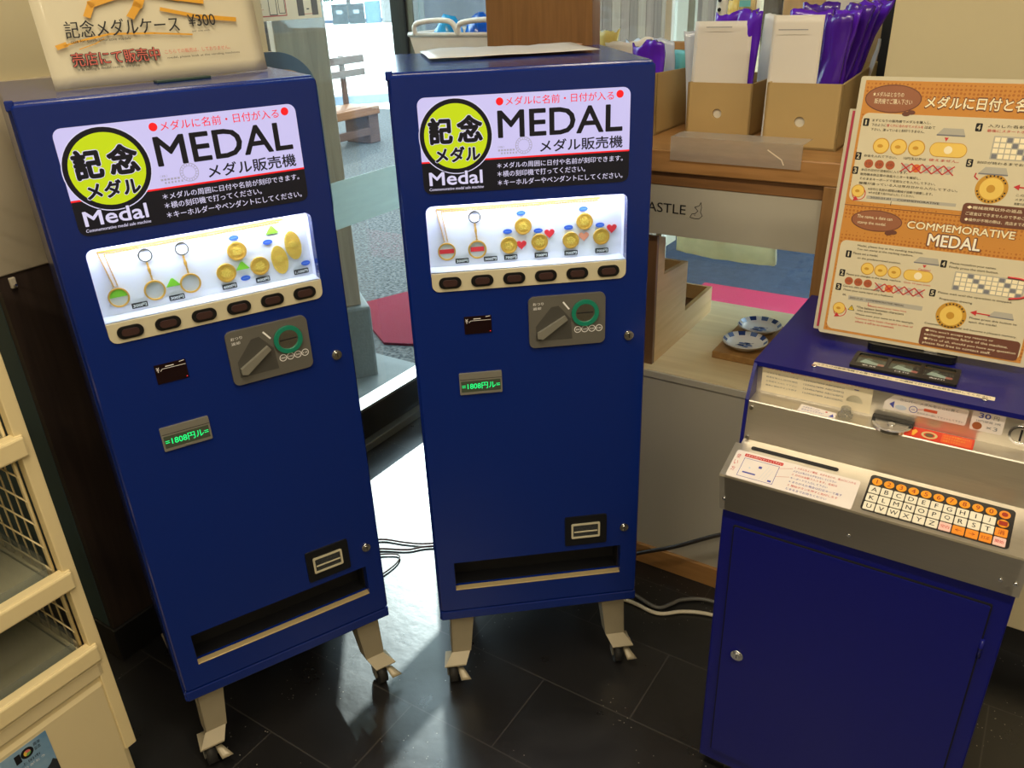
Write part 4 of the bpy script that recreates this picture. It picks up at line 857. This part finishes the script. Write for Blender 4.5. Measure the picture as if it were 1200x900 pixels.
    num('5', .180, .3075); T('刻印が終わるまでお待ち下さい。', .190, .29, .3075); device(.215, .2965); b.line(F, [(.192, .293), (.191, .288), (.196, .284)], .0018, H, PR)
    bigcoin(.2175, .2715); b.prism(F, [(.246, .277), (.254, .2815), (.254, .2725)], H0, H, PR); b.line(F, [(.254, .277), (.275, .276)], .002, H, PR); T('このボタンを押すと', .252, .305, .2635, INK, .0038); T('メダルが出てきます。', .252, .3, .257, INK, .0038)
    T('素敵な記念メダルの出来上がり。', .252, .306, .2505, INK, .0038)
    b.rrect(F, .188, w-.004, .2325, .2465, H0, H0+.0003, .004, BRB)
    # brown notice box of the Japanese half
    b.rrect(F, .184, w-.003, .215, .2475, H0, H0+.0004, .006, BRB)
    for k, s in enumerate(('◆機械故障以外の返品・交換による', 'ご返金はできませんので予めご了承ください。', '◆操作が不明の際は、売店までお越しください。')): T(s, .190, .31, .2385-k*.0095, CW, .0052)
    warn(.030, .2335-.0005) if False else None
    # ---- English half
    bubble(.062, .2045, .040, .0175); b.text(F, 'The name, a date can', .031, .086, .2065, .2125, H, CW); b.text(F, 'stamp the medal.', .033, .078, .1965, .2025, H, CW)
    b.text(F, 'COMMEMORATIVE', .109, .265, .1975, .2115, H0+.0001, BRB, .05); b.text(F, 'COMMEMORATIVE', .110, .264, .1985, .2105, H, CW, .02); b.text(F, 'MEDAL', .143, .223, .1725, .1955, H0+.0002, BRB, .06); b.text(F, 'MEDAL', .145, .221, .1745, .1935, H+.0001, mat('board_white', (246, 240, 222), .4), .02)
    T('Medal, please buy at the vending machines.', .040, .142, .1585); T('You can stamp at the marking machine.', .040, .128, .1525)
    num('1', .028, .1445); T('Please set a medal,', .035, .075, .145); T('on the predetermined position.', .043, .112, .1375); device(.150, .148, .95); b.prism(F, [(.145, .142), (.151, .142), (.148, .137)], H0, H, PR); T('Caution!', .140, .158, .1325, PR, .0035)
    for k in range(3): coin(.062+k*.0215, .1235, .0105)
    pill(.119, .164, .1135, .132)
    num('2', .023, .111); T('Please put changes in the stamp machine.', .030, .118, .1075); T('Only 10 yen coins', .122, .163, .1075, PR, .0036)
    for k in range(3): b.disc(F, .036+k*.0155, .0985, .0068, H0, H0+.0003, CO, n=20); b.text(F, '10', .0327+k*.0155, .0393+k*.0155, .0965, .1005, H, BRB)
    crossrow(.086, .095, 5)
    num('3', .021, .086); T('Current date is automatically set.', .028, .096, .0865); T('Please your name input on a keyboard.', .030, .111, .080); T('ex.', .030, .036, .072, INK, .003)
    b.rrect(F, .040, .158, .066, .0735, H0, H0+.0002, 0, LG); T('2020.01.01   COMMEMORATIVE MEDAL', .042, .13, .0685, INK, .003); b.line(F, [(.074, .066), (.074, .0605), (.078, .0605)], .0009, H, PR); T('Please insert your name here.', .076, .136, .0585, PR, .0036)
    loopcoin(.028, .0485); warn(.048, .0525); T('*The balance between characters', .056, .132, .0535); T('take automatically.', .058, .1, .0475); T('*Please enter your name as in the example.', .056, .150, .0405); T('*Cannot have been changed to that of', .056, .150, .0335, PR); T('others, it will be no treatment.', .058, .122, .0275, PR)
    num('4', .175, .148); T('Please reconfirm your names.', .184, .25, .1485); T('Finally press the start button.', .184, .254, .142); keys(.194, .108, .10, .0305); b.tube([F.p(.268, .14, .0012), F.p(.29, .1385, .0012), F.p(.303, .128, .0012), F.p(.296, .112, .0012), F.p(.276, .106, .0012)], .0016, PR, 6, 6)
    num('5', .168, .0985); T('Please wait until the operation is stopped.', .176, .282, .0985); T('Preparation drawing', .180, .228, .0885); bigcoin(.202, .0655); b.prism(F, [(.228, .076), (.237, .0805), (.237, .0715)], H0, H, PR); b.line(F, [(.236, .076), (.256, .0755)], .002, H, PR); device(.272, .077, .9); T('Please press this button to', .229, .296, .0645); T('eject the medal.', .229, .27, .058); T('Commemorative medal will become a pleasant memory.', .166, .300, .0445)
    b.rrect(F, .163, .308, .0085, .0405, H0, H0+.0004, .006, BRB)
    for k, s in enumerate(("◆We won't accept any returns or", 'exchanges unless failure of the machine.', '◆First of all, should you have any question', 'please feel free to contact staff.')): T(s, .169, (.27, .292, .304, .27)[k], .0325-k*.0072, CW, .0052)
    b.build('printed_sheet', t, 'printed instruction sheet in orange and cream')
board()

# ---------------------------------------------------------------- display table, low cabinet and what they carry
def display():
    TW = wood('table_wood', (150, 108, 62), (176, 130, 80), .35, 1, 0); TW2 = wood('table_wood_dark', (112, 78, 46), (134, 94, 56), .4, 1, 0); TV = wood('table_leg_wood', (132, 96, 56), (152, 112, 68), .4, 1, 2)
    t = thing('display_table', 'tall wooden display table carrying the cardboard boxes', 'table', A0, YB)
    MB().box(-.66, .305, 0, .50, 1.104, 1.153, TW, .003).build('tabletop', t)
    b = MB().box(-.64, .266, .01, .03, 1.073, 1.104, TW2, .002); b.build('apron', t)
    for (x, y) in ((.266, .0), (-.66, .0), (.266, .46), (-.66, .46)): MB().box(x, x+.036, y+.001, y+.04, .608, 1.104, TV, .002).build('leg', t)
    b = MB().box(-.62, .266, .012, .016, .958, 1.074, mat('sign_panel_white', (176, 170, 154), .35, var=.02)); pn = b.build('sign_panel', t, 'pale sign panel reading CASTLE')
    F = Fr((0, .0118, 0), (1, 0, 0), (0, 0, 1)); b = MB(); b.text(F, 'CASTLE', -.148, -.030, 1.010, 1.032, .0004, INK, .004)
    # outline emblem right of the lettering
    P = [(.0, 1.006), (.004, 1.014), (.012, 1.016), (.018, 1.022), (.010, 1.030), (.020, 1.034), (.024, 1.042), (.026, 1.030), (.024, 1.020), (.029, 1.012), (.022, 1.005), (.012, 1.004)]
    b.line(F, [(x-.019, z) for x, z in P], .0013, .0004, INK, True); b.line(F, [(-.009, 1.012), (-.007, 1.012)], .0013, .0004, INK); b.build('lettering', pn)
    # low white cabinet
    WC = mat('cabinet_white', (190, 184, 168), .4, var=.03, scale=4); WT = wood('pale_wood_top', (214, 194, 150), (226, 208, 166), .4, .7, 0); BB = wood('baseboard_wood', (164, 118, 66), (182, 134, 78), .45, 1, 0)
    t = thing('low_cabinet', 'low white cabinet with pale wood top under the display table', 'cabinet', A0, YB)
    MB().box(-.66, .32, .004, .545, .06, .585, WC).build('body', t)
    b = MB().box(-.66, .32, 0, .545, .587, .606, WC, .002); b.build('top_edge', t); MB().box(-.655, .318, .004, .54, .606, .6075, WT).build('top', t, 'pale wood top surface')
    MB().box(-.66, .32, -.006, .54, 0, .062, BB, .002).build('baseboard', t, 'brown wooden baseboard')
    t2 = thing('side_cabinet', 'cream lower cabinet at the right edge behind the engraving machine', 'cabinet', A0, YB)
    MB().box(.36, 1.6, .085, .118, .11, .60, mat('side_cream', (214, 202, 166), .5), .002).build('front_panel', t2); MB().box(.36, 1.6, .06, .118, .60, .62, WT, .002).build('top', t2)
    # stepped display riser
    RW = wood('riser_wood', (196, 160, 108), (210, 176, 124), .5, .8, 1); RD = wood('riser_wood_shaded', (104, 76, 50), (122, 90, 60), .5, .8, 2)  # second, darker copy of the wood carries the front board's shade
    t = thing('display_riser', 'stepped pale wood display riser on the low cabinet', 'display stand', AW(0, 0, .6075), YB)
    SX = Fr((-.105, 0, 0), (0, 1, 0), (0, 0, 1)); pr = [(.045, 0), (.45, 0), (.45, .078), (.243, .074), (.243, .215), (.085, .226), (.085, .322), (.045, .335)]
    b = MB(); b.prism(SX, pr, -.012, 0, RW); b.build('side_panel', t); b = MB(); b.prism(Fr((-.40, 0, 0), (0, 1, 0), (0, 0, 1)), pr, -.012, 0, RW); b.build('side_panel', t)
    MB().box(-.40, -.105, .032, .045, 0, .336, RD, .001).build('front_board', t, 'front board with its shade painted dark brown')
    MB().box(-.40, -.117, .075, .085, .0, .322, RW).build('partition', t); MB().box(-.40, -.117, .232, .243, 0, .215, RW).build('partition', t); MB().box(-.40, -.117, .44, .45, 0, .078, RW).build('partition', t)
    MB().box(-.40, -.117, .085, .232, .15, .156, RD).build('tray_bottom', t); MB().box(-.40, -.117, .243, .44, .03, .036, RD).build('tray_bottom', t)
    b = MB().box(-.09, -.086, .30, .40, .03, .16, PAPER); 
    # wooden tray with two dishes
    t = tag(MB().box(0, .13, 0, .245, 0, .02, wood('tray_wood', (150, 112, 62), (172, 132, 78), .5, 1, 1), .003).build('dish_tray'), 'low wooden tray under two blue and white dishes', 'tray'); place(t, AW(.013, .143, .6077), YB)
    POR = mat('porcelain', (222, 224, 226), .15); COB = mat('cobalt', (40, 62, 120), .2); COB2 = mat('cobalt_pale', (96, 122, 176), .2)
    for i, (yy, lb) in enumerate(((.205, 'blue and white porcelain dish, front one on the wooden tray'), (.325, 'blue and white porcelain dish, rear one on the wooden tray'))):
        t = thing('porcelain_dish', lb, 'dish', AW(.078, yy, .6277), YB, 'porcelain dishes on the tray')
        b = MB(); b.lathe([(0, .001), (.03, .001), (.031, 0), (.034, .002), (.045, .008), (.056, .019), (.0575, .0185), (.056, .0215), (.044, .011), (.033, .0055), (0, .005)], POR, (0, 0, 0), 40)
        b.build('bowl', t); b = MB()
        for k in range(10):
            a0 = k*36+i*10; q = []
            for s_ in range(5): a = R(a0+s_*5); q.append((a, s_))
            for s_ in range(4):
                a, c = q[s_][0], q[s_+1][0]; r_a, r_b = .0460, .0555
                b.add([(r_a*math.cos(a), r_a*math.sin(a), .0135), (r_b*math.cos(a), r_b*math.sin(a), .0218), (r_b*math.cos(c), r_b*math.sin(c), .0218), (r_a*math.cos(c), r_a*math.sin(c), .0135)], [(0, 1, 2, 3)], COB if k % 2 else COB2)
        b.build('rim_pattern', t); b = MB()
        FD = Fr((0, 0, .0062), (1, 0, 0), (0, 1, 0))
        for k in range(5): a = k*1.256; b.disc(FD, .011*math.cos(a), .011*math.sin(a), .009, 0, .0004, COB if k % 2 else COB2, .005, 12)
        b.line(FD, [(-.02, -.012), (.0, .0), (.018, .016)], .0025, .0006, COB); b.build('centre_pattern', t)
    # acrylic label stand on the tabletop, overhanging the front edge
    b = MB(); AC = glassy('label_acrylic', (240, 236, 228), 1.4, .12, .30); F = FRONT; b.rrect(F, 0, .285, -.024, .027, 0, .002, .002, AC); b.box(0, .285, -.001, .07, .0255, .027, AC); b.line(F, [(.215, .012), (.245, -.006), (.25, -.016)], .0025, .0024, mat('scuff', (220, 210, 190), .6)); o = b.build('label_holder'); place(o, AW(-.068, -.0025, 1.1575), YB); tag(o, 'clear acrylic label holder on the front edge of the display table', 'label holder')
    # cardboard boxes
    CB = mat('cardboard', (180, 152, 100), .7, var=.06, scale=12); CBD = mat('cardboard_inside', (170, 136, 84), .8)
    def cbox(x0, x1, y0, y1, h0, h1, label, hole=True):
        t = thing('cardboard_box', label, 'box', AW(0, 0, 1.1535), YB, 'cardboard boxes on the display table'); th = .005
        b = MB(); hl = [circ((x0+x1)/2-(.003), h0*.42, .011, None, 20)] if hole else []
        b.rrect(Fr((0, y0, 0), (1, 0, 0), (0, 0, 1)), x0, x1, 0, h0, -th, 0, .001, CB, holes=hl)
        SY = lambda x: Fr((x, 0, 0), (0, 1, 0), (0, 0, 1)); pp = [(y0, 0), (y1, 0), (y1, h1), (y0, h0)]
        b.prism(SY(x0), pp, 0, th, CB); b.prism(SY(x1), pp, -th, 0, CB); b.box(x0, x1, y1-th, y1, 0, h1, CB); b.box(x0, x1, y0, y1, 0, th, CBD); b.build('carton', t)
        if hole: b = MB(); b.disc(Fr((0, y0+th+.0005, 0), (1, 0, 0), (0, 0, 1)), (x0+x1)/2-.003, h0*.42, .013, -.001, 0, mat('hole_back', (206, 200, 184), .7), n=16); b.build('hole_backing', t)
    cbox(-.122, .036, .215, .46, .118, .118, 'middle cardboard box with a round hole on the display table'); cbox(.098, .256, .112, .43, .134, .150, 'right cardboard box with a round hole, packed with purple bags'); cbox(-.36, -.18, .165, .40, .142, .135, 'left cardboard box partly hidden behind the middle vending machine', False)
    # contents: purple bags and paper sleeves
    PU = mat('purple_film', (92, 36, 190), .22, var=.3, scale=9, coat=.4); PU2 = mat('purple_film_dark', (72, 30, 150), .25, var=.3, scale=9, coat=.4); ENV = mat('sleeve_paper', (220, 213, 202), .5, var=.03, scale=8); CLR = mat('clear_film', (196, 206, 222), .15, var=.1, scale=10, coat=.5); TL = mat('teal_label', (110, 190, 190), .5)
    def put(name, label, cat, group, x, y, z, w, h, th, m, amp, seed, rz=0, lean=(0, 0), top=.0, flare=0, extra=None):
        b = MB(); F = Fr((0, 0, 0), (1, 0, 0), (0, 0, 1)); b.sheet(F, -w/2, w/2, 0, h, th, amp, m, seed, 12, 16, lean, top, flare, 14)
        if extra: extra(b, F)
        o = b.build(name); place(o, AW(x, y, 1.1595+z), YB+rz); tag(o, label, cat, group)
    def hdr(b, F, w=.06): b.text(F, '上田城 記念メダル', -.04, .02, .228, .232, .0035, GREY_INK) if False else b.line(F, [(-.035, .231), (.025, .231)], .0016, .0035, GREY_INK)
    put('paper_sleeve', 'cream paper sleeve at the front of the middle cardboard box', 'sleeve', 'paper sleeves', -.053, .226, 0, .136, .243, .003, ENV, .001, 1, 0, (0, -.012), extra=hdr)
    put('paper_sleeve', 'cream paper sleeve at the front of the right cardboard box', 'sleeve', 'paper sleeves', .143, .124, 0, .104, .258, .003, ENV, .001, 2, 0, (0, -.012), extra=hdr)
    put('purple_bag', 'purple bag with dark side fold, right of the sleeve in the middle box', 'bag', 'purple bags', -.004, .245, 0, .052, .262, .014, PU, .008, 3, R(-8), (.012, .0), .015, .006)
    put('purple_bag', 'purple bag top showing behind the sleeve in the middle box', 'bag', 'purple bags', -.045, .30, 0, .10, .262, .012, PU, .010, 4, R(4), (0, 0), .02)
    put('clear_bag', 'clear plastic bag at the left edge of the middle box', 'bag', None, -.114, .262, 0, .05, .225, .01, CLR, .012, 5, R(25), (-.012, 0), .01, .01)
    put('paper_sleeve', 'cream paper sleeve at the right side of the middle box, behind the purple bag', 'sleeve', 'paper sleeves', .018, .36, 0, .06, .25, .006, ENV, .003, 6, R(-30), (.01, 0), .006)
    k = [('first', .208, .150, .052, .258, PU2, -12), ('second', .202, .185, .055, .266, PU, -18), ('third', .203, .22, .058, .272, PU2, -24), ('fourth', .205, .26, .06, .275, PU, -30), ('fifth', .207, .305, .062, .278, PU, -34)]
    for i, (nm, x, y, w, h, m, rz) in enumerate(k): put('purple_bag', nm+' purple bag from the front in the right cardboard box, leaning right', 'bag', 'purple bags', x, y, 0, w, h, .014, m, .014, 10+i, R(rz), (.014+.016*i, -.004), .012, .004)
    put('purple_bag', 'purple bag top behind the front sleeve of the right box', 'bag', 'purple bags', .15, .20, 0, .09, .264, .012, PU, .008, 20, 0, (0, 0), .016)
    put('purple_bag', 'purple bag at the back left of the right cardboard box', 'bag', 'purple bags', .145, .30, 0, .08, .272, .012, PU2, .008, 21, 0, (0, 0), .018)
    put('white_card', 'white card tilted out at the back of the right box', 'card', None, .165, .37, 0, .09, .30, .003, mat('card_white', (226, 226, 220), .5), .002, 22, R(8), (.02, 0))
    put('paper_sleeve', 'pale sleeve edge curling between purple bags in the right box', 'sleeve', 'paper sleeves', .247, .36, 0, .02, .20, .004, ENV, .004, 23, R(-60), (.05, 0))
    put('purple_bag', 'crumpled purple bag in the left cardboard box', 'bag', 'purple bags', -.245, .25, .03, .085, .165, .02, PU, .012, 30, R(-10), (.0, 0), .03, .01)
    put('clear_bag', 'large clear bag lying slanted over the left cardboard box', 'bag', None, -.275, .345, .03, .14, .165, .012, CLR, .008, 31, R(-6), (-.01, 0), .03)
    put('paper_sleeve', 'pale sheet sticking up from the left cardboard box', 'sleeve', 'paper sleeves', -.30, .30, 0, .13, .20, .003, ENV, .004, 32, R(4), (-.02, 0), .02)
    put('teal_packet', 'packet with teal label in the left cardboard box', 'packet', None, -.205, .37, 0, .05, .17, .01, TL, .004, 33, R(-20))
    # items behind the boxes on the tabletop
    WB = wood('board_oak', (168, 126, 78), (186, 142, 92), .5, 1, 2)
    b = MB().box(-.616, -.317, .095, .135, 0, .62, wood('display_board_wood', (120, 84, 46), (140, 100, 58), .45, 1, 2), .002); o = b.build('wooden_board'); place(o, AW(0, 0, 1.1533), YB); tag(o, 'upright brown wooden board standing behind the middle vending machine', 'board')
    YP = mat('yellow_packet', (228, 206, 120), .35, var=.2, scale=20); WP = mat('white_packet', (222, 220, 210), .35)
    b = MB(); b.sheet(FRONT, -.032, .032, 0, .155, .02, .012, YP, 41, 8, 10, (.02, 0), .02); b.sheet(Fr((0, .012, 0), (1, 0, 0), (0, 0, 1)), -.036, .02, 0, .15, .01, .01, WP, 42, 8, 10, (.0, 0), .02); o = b.build('yellow_packet'); place(o, AW(-.475, .455, 1.1535+.06), YB); tag(o, 'white and yellow packet just right of the wooden board', 'packet')
    b = MB().box(-.40, -.19, .44, .47, 0, .19, WB, .002); o = b.build('wooden_tray_back'); place(o, AW(0, 0, 1.1535), YB); tag(o, 'low wooden rail at the back of the display table beside the wooden board', 'rail')
    b = MB().box(-.52, -.43, .43, .48, 0, .06, WB, .002); o = b.build('wooden_block'); place(o, AW(0, 0, 1.1535), YB); tag(o, 'small wooden block under the yellow packet', 'block')
    for i, (x, m, h, lb) in enumerate(((-.155, WP, .305, 'white and black printed packet behind the middle box'), (-.125, YP, .285, 'yellow packet behind the middle box, left of the printed packet'), (-.085, mat('tan_packet', (214, 190, 130), .4), .29, 'tan and green packet behind the middle box'))):
        b = MB(); b.sheet(FRONT, -.014, .014, 0, h, .012, .003, m, 50+i, 6, 12, (.01, 0), .01); 
        if i == 0: [b.disc(Fr((0, -.011, 0), (1, 0, 0), (0, 0, 1)), .006, .22+k_*.022, .005, 0, .001, INK, n=8) for k_ in range(4)]
        if i == 2: b.rrect(Fr((0, -.012, 0), (1, 0, 0), (0, 0, 1)), -.012, .016, .27, .285, 0, .002, .001, TL)
        o = b.build('snack_packet'); place(o, AW(x, .478, 1.1535), YB); tag(o, lb, 'packet')
    # white basket with blue bottles on its own stand
    b = MB().box(-1.0, -.67, .22, .53, 0, 1.21, WB, .004); o = b.build('plinth'); place(o, AW(0, 0, 0), YB); tag(o, 'wooden plinth under the white plastic basket', 'plinth')
    BK = mat('basket_white', (238, 236, 230), .35); t = thing('plastic_basket', 'white plastic basket holding blue bags behind the middle vending machine', 'basket', AW(-.80, .36, 1.2105), YB)
    b = MB(); bt, tp = [(-.15, -.10), (.15, -.10), (.15, .12), (-.15, .12)], [(-.185, -.125), (.185, -.125), (.185, .145), (-.185, .145)]
    for s_ in range(4):
        a, c = s_, (s_+1) % 4; A_, B_, C_, D_ = (*bt[a], 0), (*bt[c], 0), (*tp[c], .165), (*tp[a], .165); inn = .94
        b.add([A_, B_, C_, D_]+[(p[0]*inn, p[1]*inn, p[2]) for p in (A_, B_, C_, D_)], [(0, 1, 2, 3), (7, 6, 5, 4), (3, 2, 6, 7)], BK)
    b.add([(*p, 0) for p in bt], [(3, 2, 1, 0)], BK); b.tube([(*p, .165) for p in tp]+[(*tp[0], .165)], .006, BK, 8)
    FB = Fr((0, -.113, .05), (1, 0, 0), (0, -.15, .99)); [b.disc(FB, -.09+i*.008, j*.008, .0022, 0, .001, GREY, n=6) for i in range(8) for j in range(3)]; b.rrect(FB, .05, .075, .035, .06, 0, .001, .003, mat('basket_label', (196, 180, 140), .5)); b.build('tub', t)
    for i, x in enumerate((-.085, .07)): b = MB(); b.tube([(x-.078, -.125, .165), (x-.06, -.132, .195), (x+.05, -.132, .20), (x+.078, -.125, .165)], .0075, BK, 8, 6); b.build('handle', t)
    BL = mat('blue_film', (20, 96, 205), .25, var=.25, scale=14, coat=.4); LB = mat('cyan_film', (40, 160, 220), .25, coat=.4)
    for i, (x, y, m, lb) in enumerate(((-.105, .0, LB, 'cyan packet at the left end inside the white basket'), (-.0, .01, BL, 'blue packet in the middle of the white basket'), (.105, .0, BL, 'blue packet at the right inside the white basket'))):
        b = MB(); bm = bmesh.new(); bmesh.ops.create_icosphere(bm, subdivisions=3, radius=1)
        for v in bm.verts: v.co = Vector((v.co.x*.046, v.co.y*.05, v.co.z*.088))*(1+.18*noise.noise(v.co*1.8+Vector((i*4, 0, 0))))
        b.bm(bm, m, True); o = b.build('blue_packet'); place(o, AW(-.80+x, .32+y, 1.2105+.125), YB); tag(o, lb, 'packet', 'blue packets in the basket')
    # yellowish bag hanging outside under the table
    b = MB(); b.sheet(FRONT, -.14, .16, 0, .13, .05, .035, glassy('pale_yellow_film', (246, 240, 208), 1.45, .15, .7), 61, 16, 10, (0, 0), .02); o = b.build('plastic_bag'); place(o, AW(-.10, .49, .765), YB+R(-4)); tag(o, 'pale yellow plastic bag hanging under the display table', 'bag')
    b = MB(); b.tube([(-.02, 0, 0), (-.01, 0, .10), (.0, 0, .21)], .003, mat('string', (200, 190, 160), .6), 6); o = b.build('bag_string'); place(o, AW(-.10, .49, .89), YB); tag(o, 'string tying the pale yellow plastic bag to the table', 'string')
    b = MB()
    for k_ in range(4): b.tube([(-.02, .0, .05+k_*.03), (.02, 0, .07+k_*.03)], .002, BLACK, 6)
    b.tube([(-.02, 0, 0), (-.02, 0, .16)], .003, BLACK, 6); b.tube([(.02, 0, 0), (.02, 0, .18)], .003, BLACK, 6)
display()

# ---------------------------------------------------------------- power cords on the floor
def cords():
    for pts, r, c, lb in (
        ([(-.62, 1.97, .006), (-.49, 1.97, .006), (-.414, 1.985, .005), (-.34, 1.965, .005), (-.267, 1.955, .005), (-.12, 1.97, .006)], .003, (104, 76, 76), 'brown power cord running between the vending machines, the farther one'),
        ([(-.6, 1.92, .006), (-.48, 1.935, .006), (-.409, 1.939, .005), (-.33, 1.93, .005), (-.261, 1.942, .005), (-.1, 1.93, .006)], .0032, (92, 60, 64), 'dark power cord running between the vending machines, the nearer one'),
        ([(-.55, 1.90, .006), (-.43, 1.912, .005), (-.36, 1.91, .005), (-.352, 1.88, .005), (-.385, 1.83, .005), (-.46, 1.76, .005)], .0025, (134, 118, 114), 'thin grey brown cord looping out beside the left vending machine'),
        ([(.27, 1.86, .006), (.295, 1.825, .03), (.325, 1.797, .061), (.357, 1.776, .085), (.417, 1.736, .128), (.506, 1.675, .206), (.56, 1.63, .25)], .0055, (52, 46, 42), 'dark cord rising from the floor to the engraving machine'),
        ([(.22, 1.80, .006), (.311, 1.69, .006), (.359, 1.641, .006), (.40, 1.652, .006), (.432, 1.666, .006), (.50, 1.66, .006), (.58, 1.60, .006)], .005, (112, 110, 104), 'grey cord lying on the floor in front of the low cabinet'),
        ([(.16, 1.73, .006), (.285, 1.672, .006), (.355, 1.619, .006), (.423, 1.621, .006), (.487, 1.608, .006), (.56, 1.57, .006)], .005, (226, 216, 190), 'white cord lying on the floor beside the grey cord')):
        b = MB(); b.tube(pts, r, mat('cord_%d_%d' % (c[0], c[1]), c, .45), 8, 8); o = b.build('power_cord'); tag(o, lb, 'cord', 'power cords')
cords()

# ---------------------------------------------------------------- white shelf unit, left foreground
def shelf():
    t = thing('shelf_unit', 'cream metal shop shelf with mesh side at the lower left', 'shelf', P0, YA)
    SM = mat('shelf_cream', (224, 206, 158), .4, var=.03, scale=8); SF = mat('shelf_face', (214, 198, 156), .45, var=.02, scale=6)
    X0, DP = -.95, .33
    MB().box(-.024, 0, 0, .022, .10, 1.34, SM, .002).build('post', t); MB().box(-.024, 0, DP-.02, DP, .0, 1.34, SM, .002).build('post', t)
    MB().box(X0, X0+.024, 0, .022, .10, 1.34, SM, .002).build('post', t); MB().box(X0, X0+.024, DP-.02, DP, 0, 1.34, SM, .002).build('post', t)
    for z in (.386, .566, .852, 1.15):
        b = MB(); b.box(X0+.02, -.022, .012, DP-.01, z-.022, z-.016, SF); b.box(X0+.01, -.012, -.008, .010, z-.040, z-.002, SM, .004); b.box(X0+.01, -.012, -.004, .016, z-.006, z, SM, .002); b.build('shelf_board', t)
    b = MB()
    y = .03
    while y < DP-.01: b.cyl((-.030, y, .30), (-.030, y, 1.32), .0017, SM, 6); y += .034
    z = .32
    while z < 1.32: b.cyl((-.032, .02, z), (-.032, DP-.01, z), .0017, SM, 6); z += .05
    b.tube([(-.03, .022, .31), (-.03, DP-.012, .31), (-.03, DP-.012, 1.32), (-.03, .022, 1.32), (-.03, .022, .31)], .0032, SM, 6); b.build('side_mesh', t, 'cream wire mesh side')
    b = MB(); b.box(X0+.01, -.012, .0, DP-.02, .306, .341, SF, .004); b.box(X0+.012, -.014, .006, DP-.02, .27, .31, SM, .003); b.box(X0+.012, -.014, .002, DP-.02, .0, .298, SF, .014); b.build('base_cabinet', t)
    # clear trays
    for i, (z, lb) in enumerate(((.386, 'clear acrylic tray on the lowest shelf of the cream shelf unit'), (.566, 'clear acrylic tray on the middle shelf of the cream shelf unit'), (.852, 'clear acrylic tray on the upper shelf of the cream shelf unit'))):
        b = MB(); x0, x1, y0, y1 = -.52, -.04, .02, .30; hh = .055; zz = z-.0155
        b.box(x0, x1, y0, y1, zz, zz+.002, ACRYL); b.box(x0, x1, y0, y0+.0025, zz, zz+hh*.5, ACRYL); b.box(x0, x1, y1-.0025, y1, zz, zz+hh*1.8, ACRYL); b.box(x0, x0+.0025, y0, y1, zz, zz+hh, ACRYL); b.box(x1-.0025, x1, y0, y1, zz, zz+hh, ACRYL)
        o = b.build('acrylic_tray'); place(o, P0, YA); tag(o, lb, 'tray', 'clear trays on the cream shelf')
    # anniversary poster on the base
    F = Fr((0, .0018, 0), (1, 0, 0), (0, 0, 1)); b = MB()
    m = bpy.data.materials.new('poster_sky_print'); m.use_nodes = True; nt = m.node_tree; N = nt.nodes; L = nt.links; tc = N.new('ShaderNodeTexCoord'); nz = N.new('ShaderNodeTexNoise'); nz.inputs['Scale'].default_value = 9; nz.inputs['Detail'].default_value = 5
    rp = N.new('ShaderNodeValToRGB'); rp.color_ramp.elements[0].color = (*lin((96, 140, 180)), 1); rp.color_ramp.elements[1].color = (*lin((160, 186, 202)), 1); rp.color_ramp.elements[0].position = .4; rp.color_ramp.elements[1].position = .7
    L.new(tc.outputs['Object'], nz.inputs['Vector']); L.new(nz.outputs['Fac'], rp.inputs[0]); L.new(rp.outputs[0], N['Principled BSDF'].inputs['Base Color']); N['Principled BSDF'].inputs['Roughness'].default_value = .3
    b.rrect(F, -.36, -.144, .02, .277, 0, .0006, .001, m); h = .0012
    b.text(F, '1', -.2065, -.196, .2475, .268, h, INK, .03); b.ring(F, -.184, .2585, .0065, .0115, .0006, .001, INK); 
    for k, c in enumerate(((220, 110, 110), (230, 190, 70), (110, 170, 90))): b.prism(F, circ(-.184, .2585, .0065, None, 10, k*120, k*120+120)+[(-.184, .2585)], .0006, .001, mat('logo_%d' % k, c, .5))
    b.text(F, '周年', -.171, -.158, .262, .270, h, INK, .01); b.text(F, '記念', -.171, -.160, .252, .260, h, INK, .01); b.text(F, '上田市', -.2, -.165, .236, .243, h, INK); b.text(F, 'ありがとう', -.208, -.160, .226, .232, h, WHITE_INK)
    pts = [(-.36, .02), (-.144, .02), (-.144, .20), (-.150, .208), (-.156, .201), (-.165, .195), (-.18, .17), (-.22, .14), (-.3, .12), (-.36, .11)]; b.prism(F, pts, .0006, .0009, mat('poster_trees', (40, 46, 52), .5))
    o = b.build('poster'); place(o, P0, YA); tag(o, 'blue anniversary poster with a large 10 on the cream shelf base', 'poster')
    # little hook under the beige wall panel
    b = MB(); b.box(-.006, .006, -.008, 0, -.014, .008, mat('hook_white', (196, 186, 166), .5), .002); b.cyl((0, -.006, -.010), (0, -.016, -.006), .003, CHROME, 8); o = b.build('wall_hook'); o.matrix_world = Matrix.Translation(AW(-1.056, -.985, 1.0)) @ Matrix.Rotation(YA, 4, 'Z'); tag(o, 'small white hook on the dark wall under the beige panel', 'hook')
shelf()
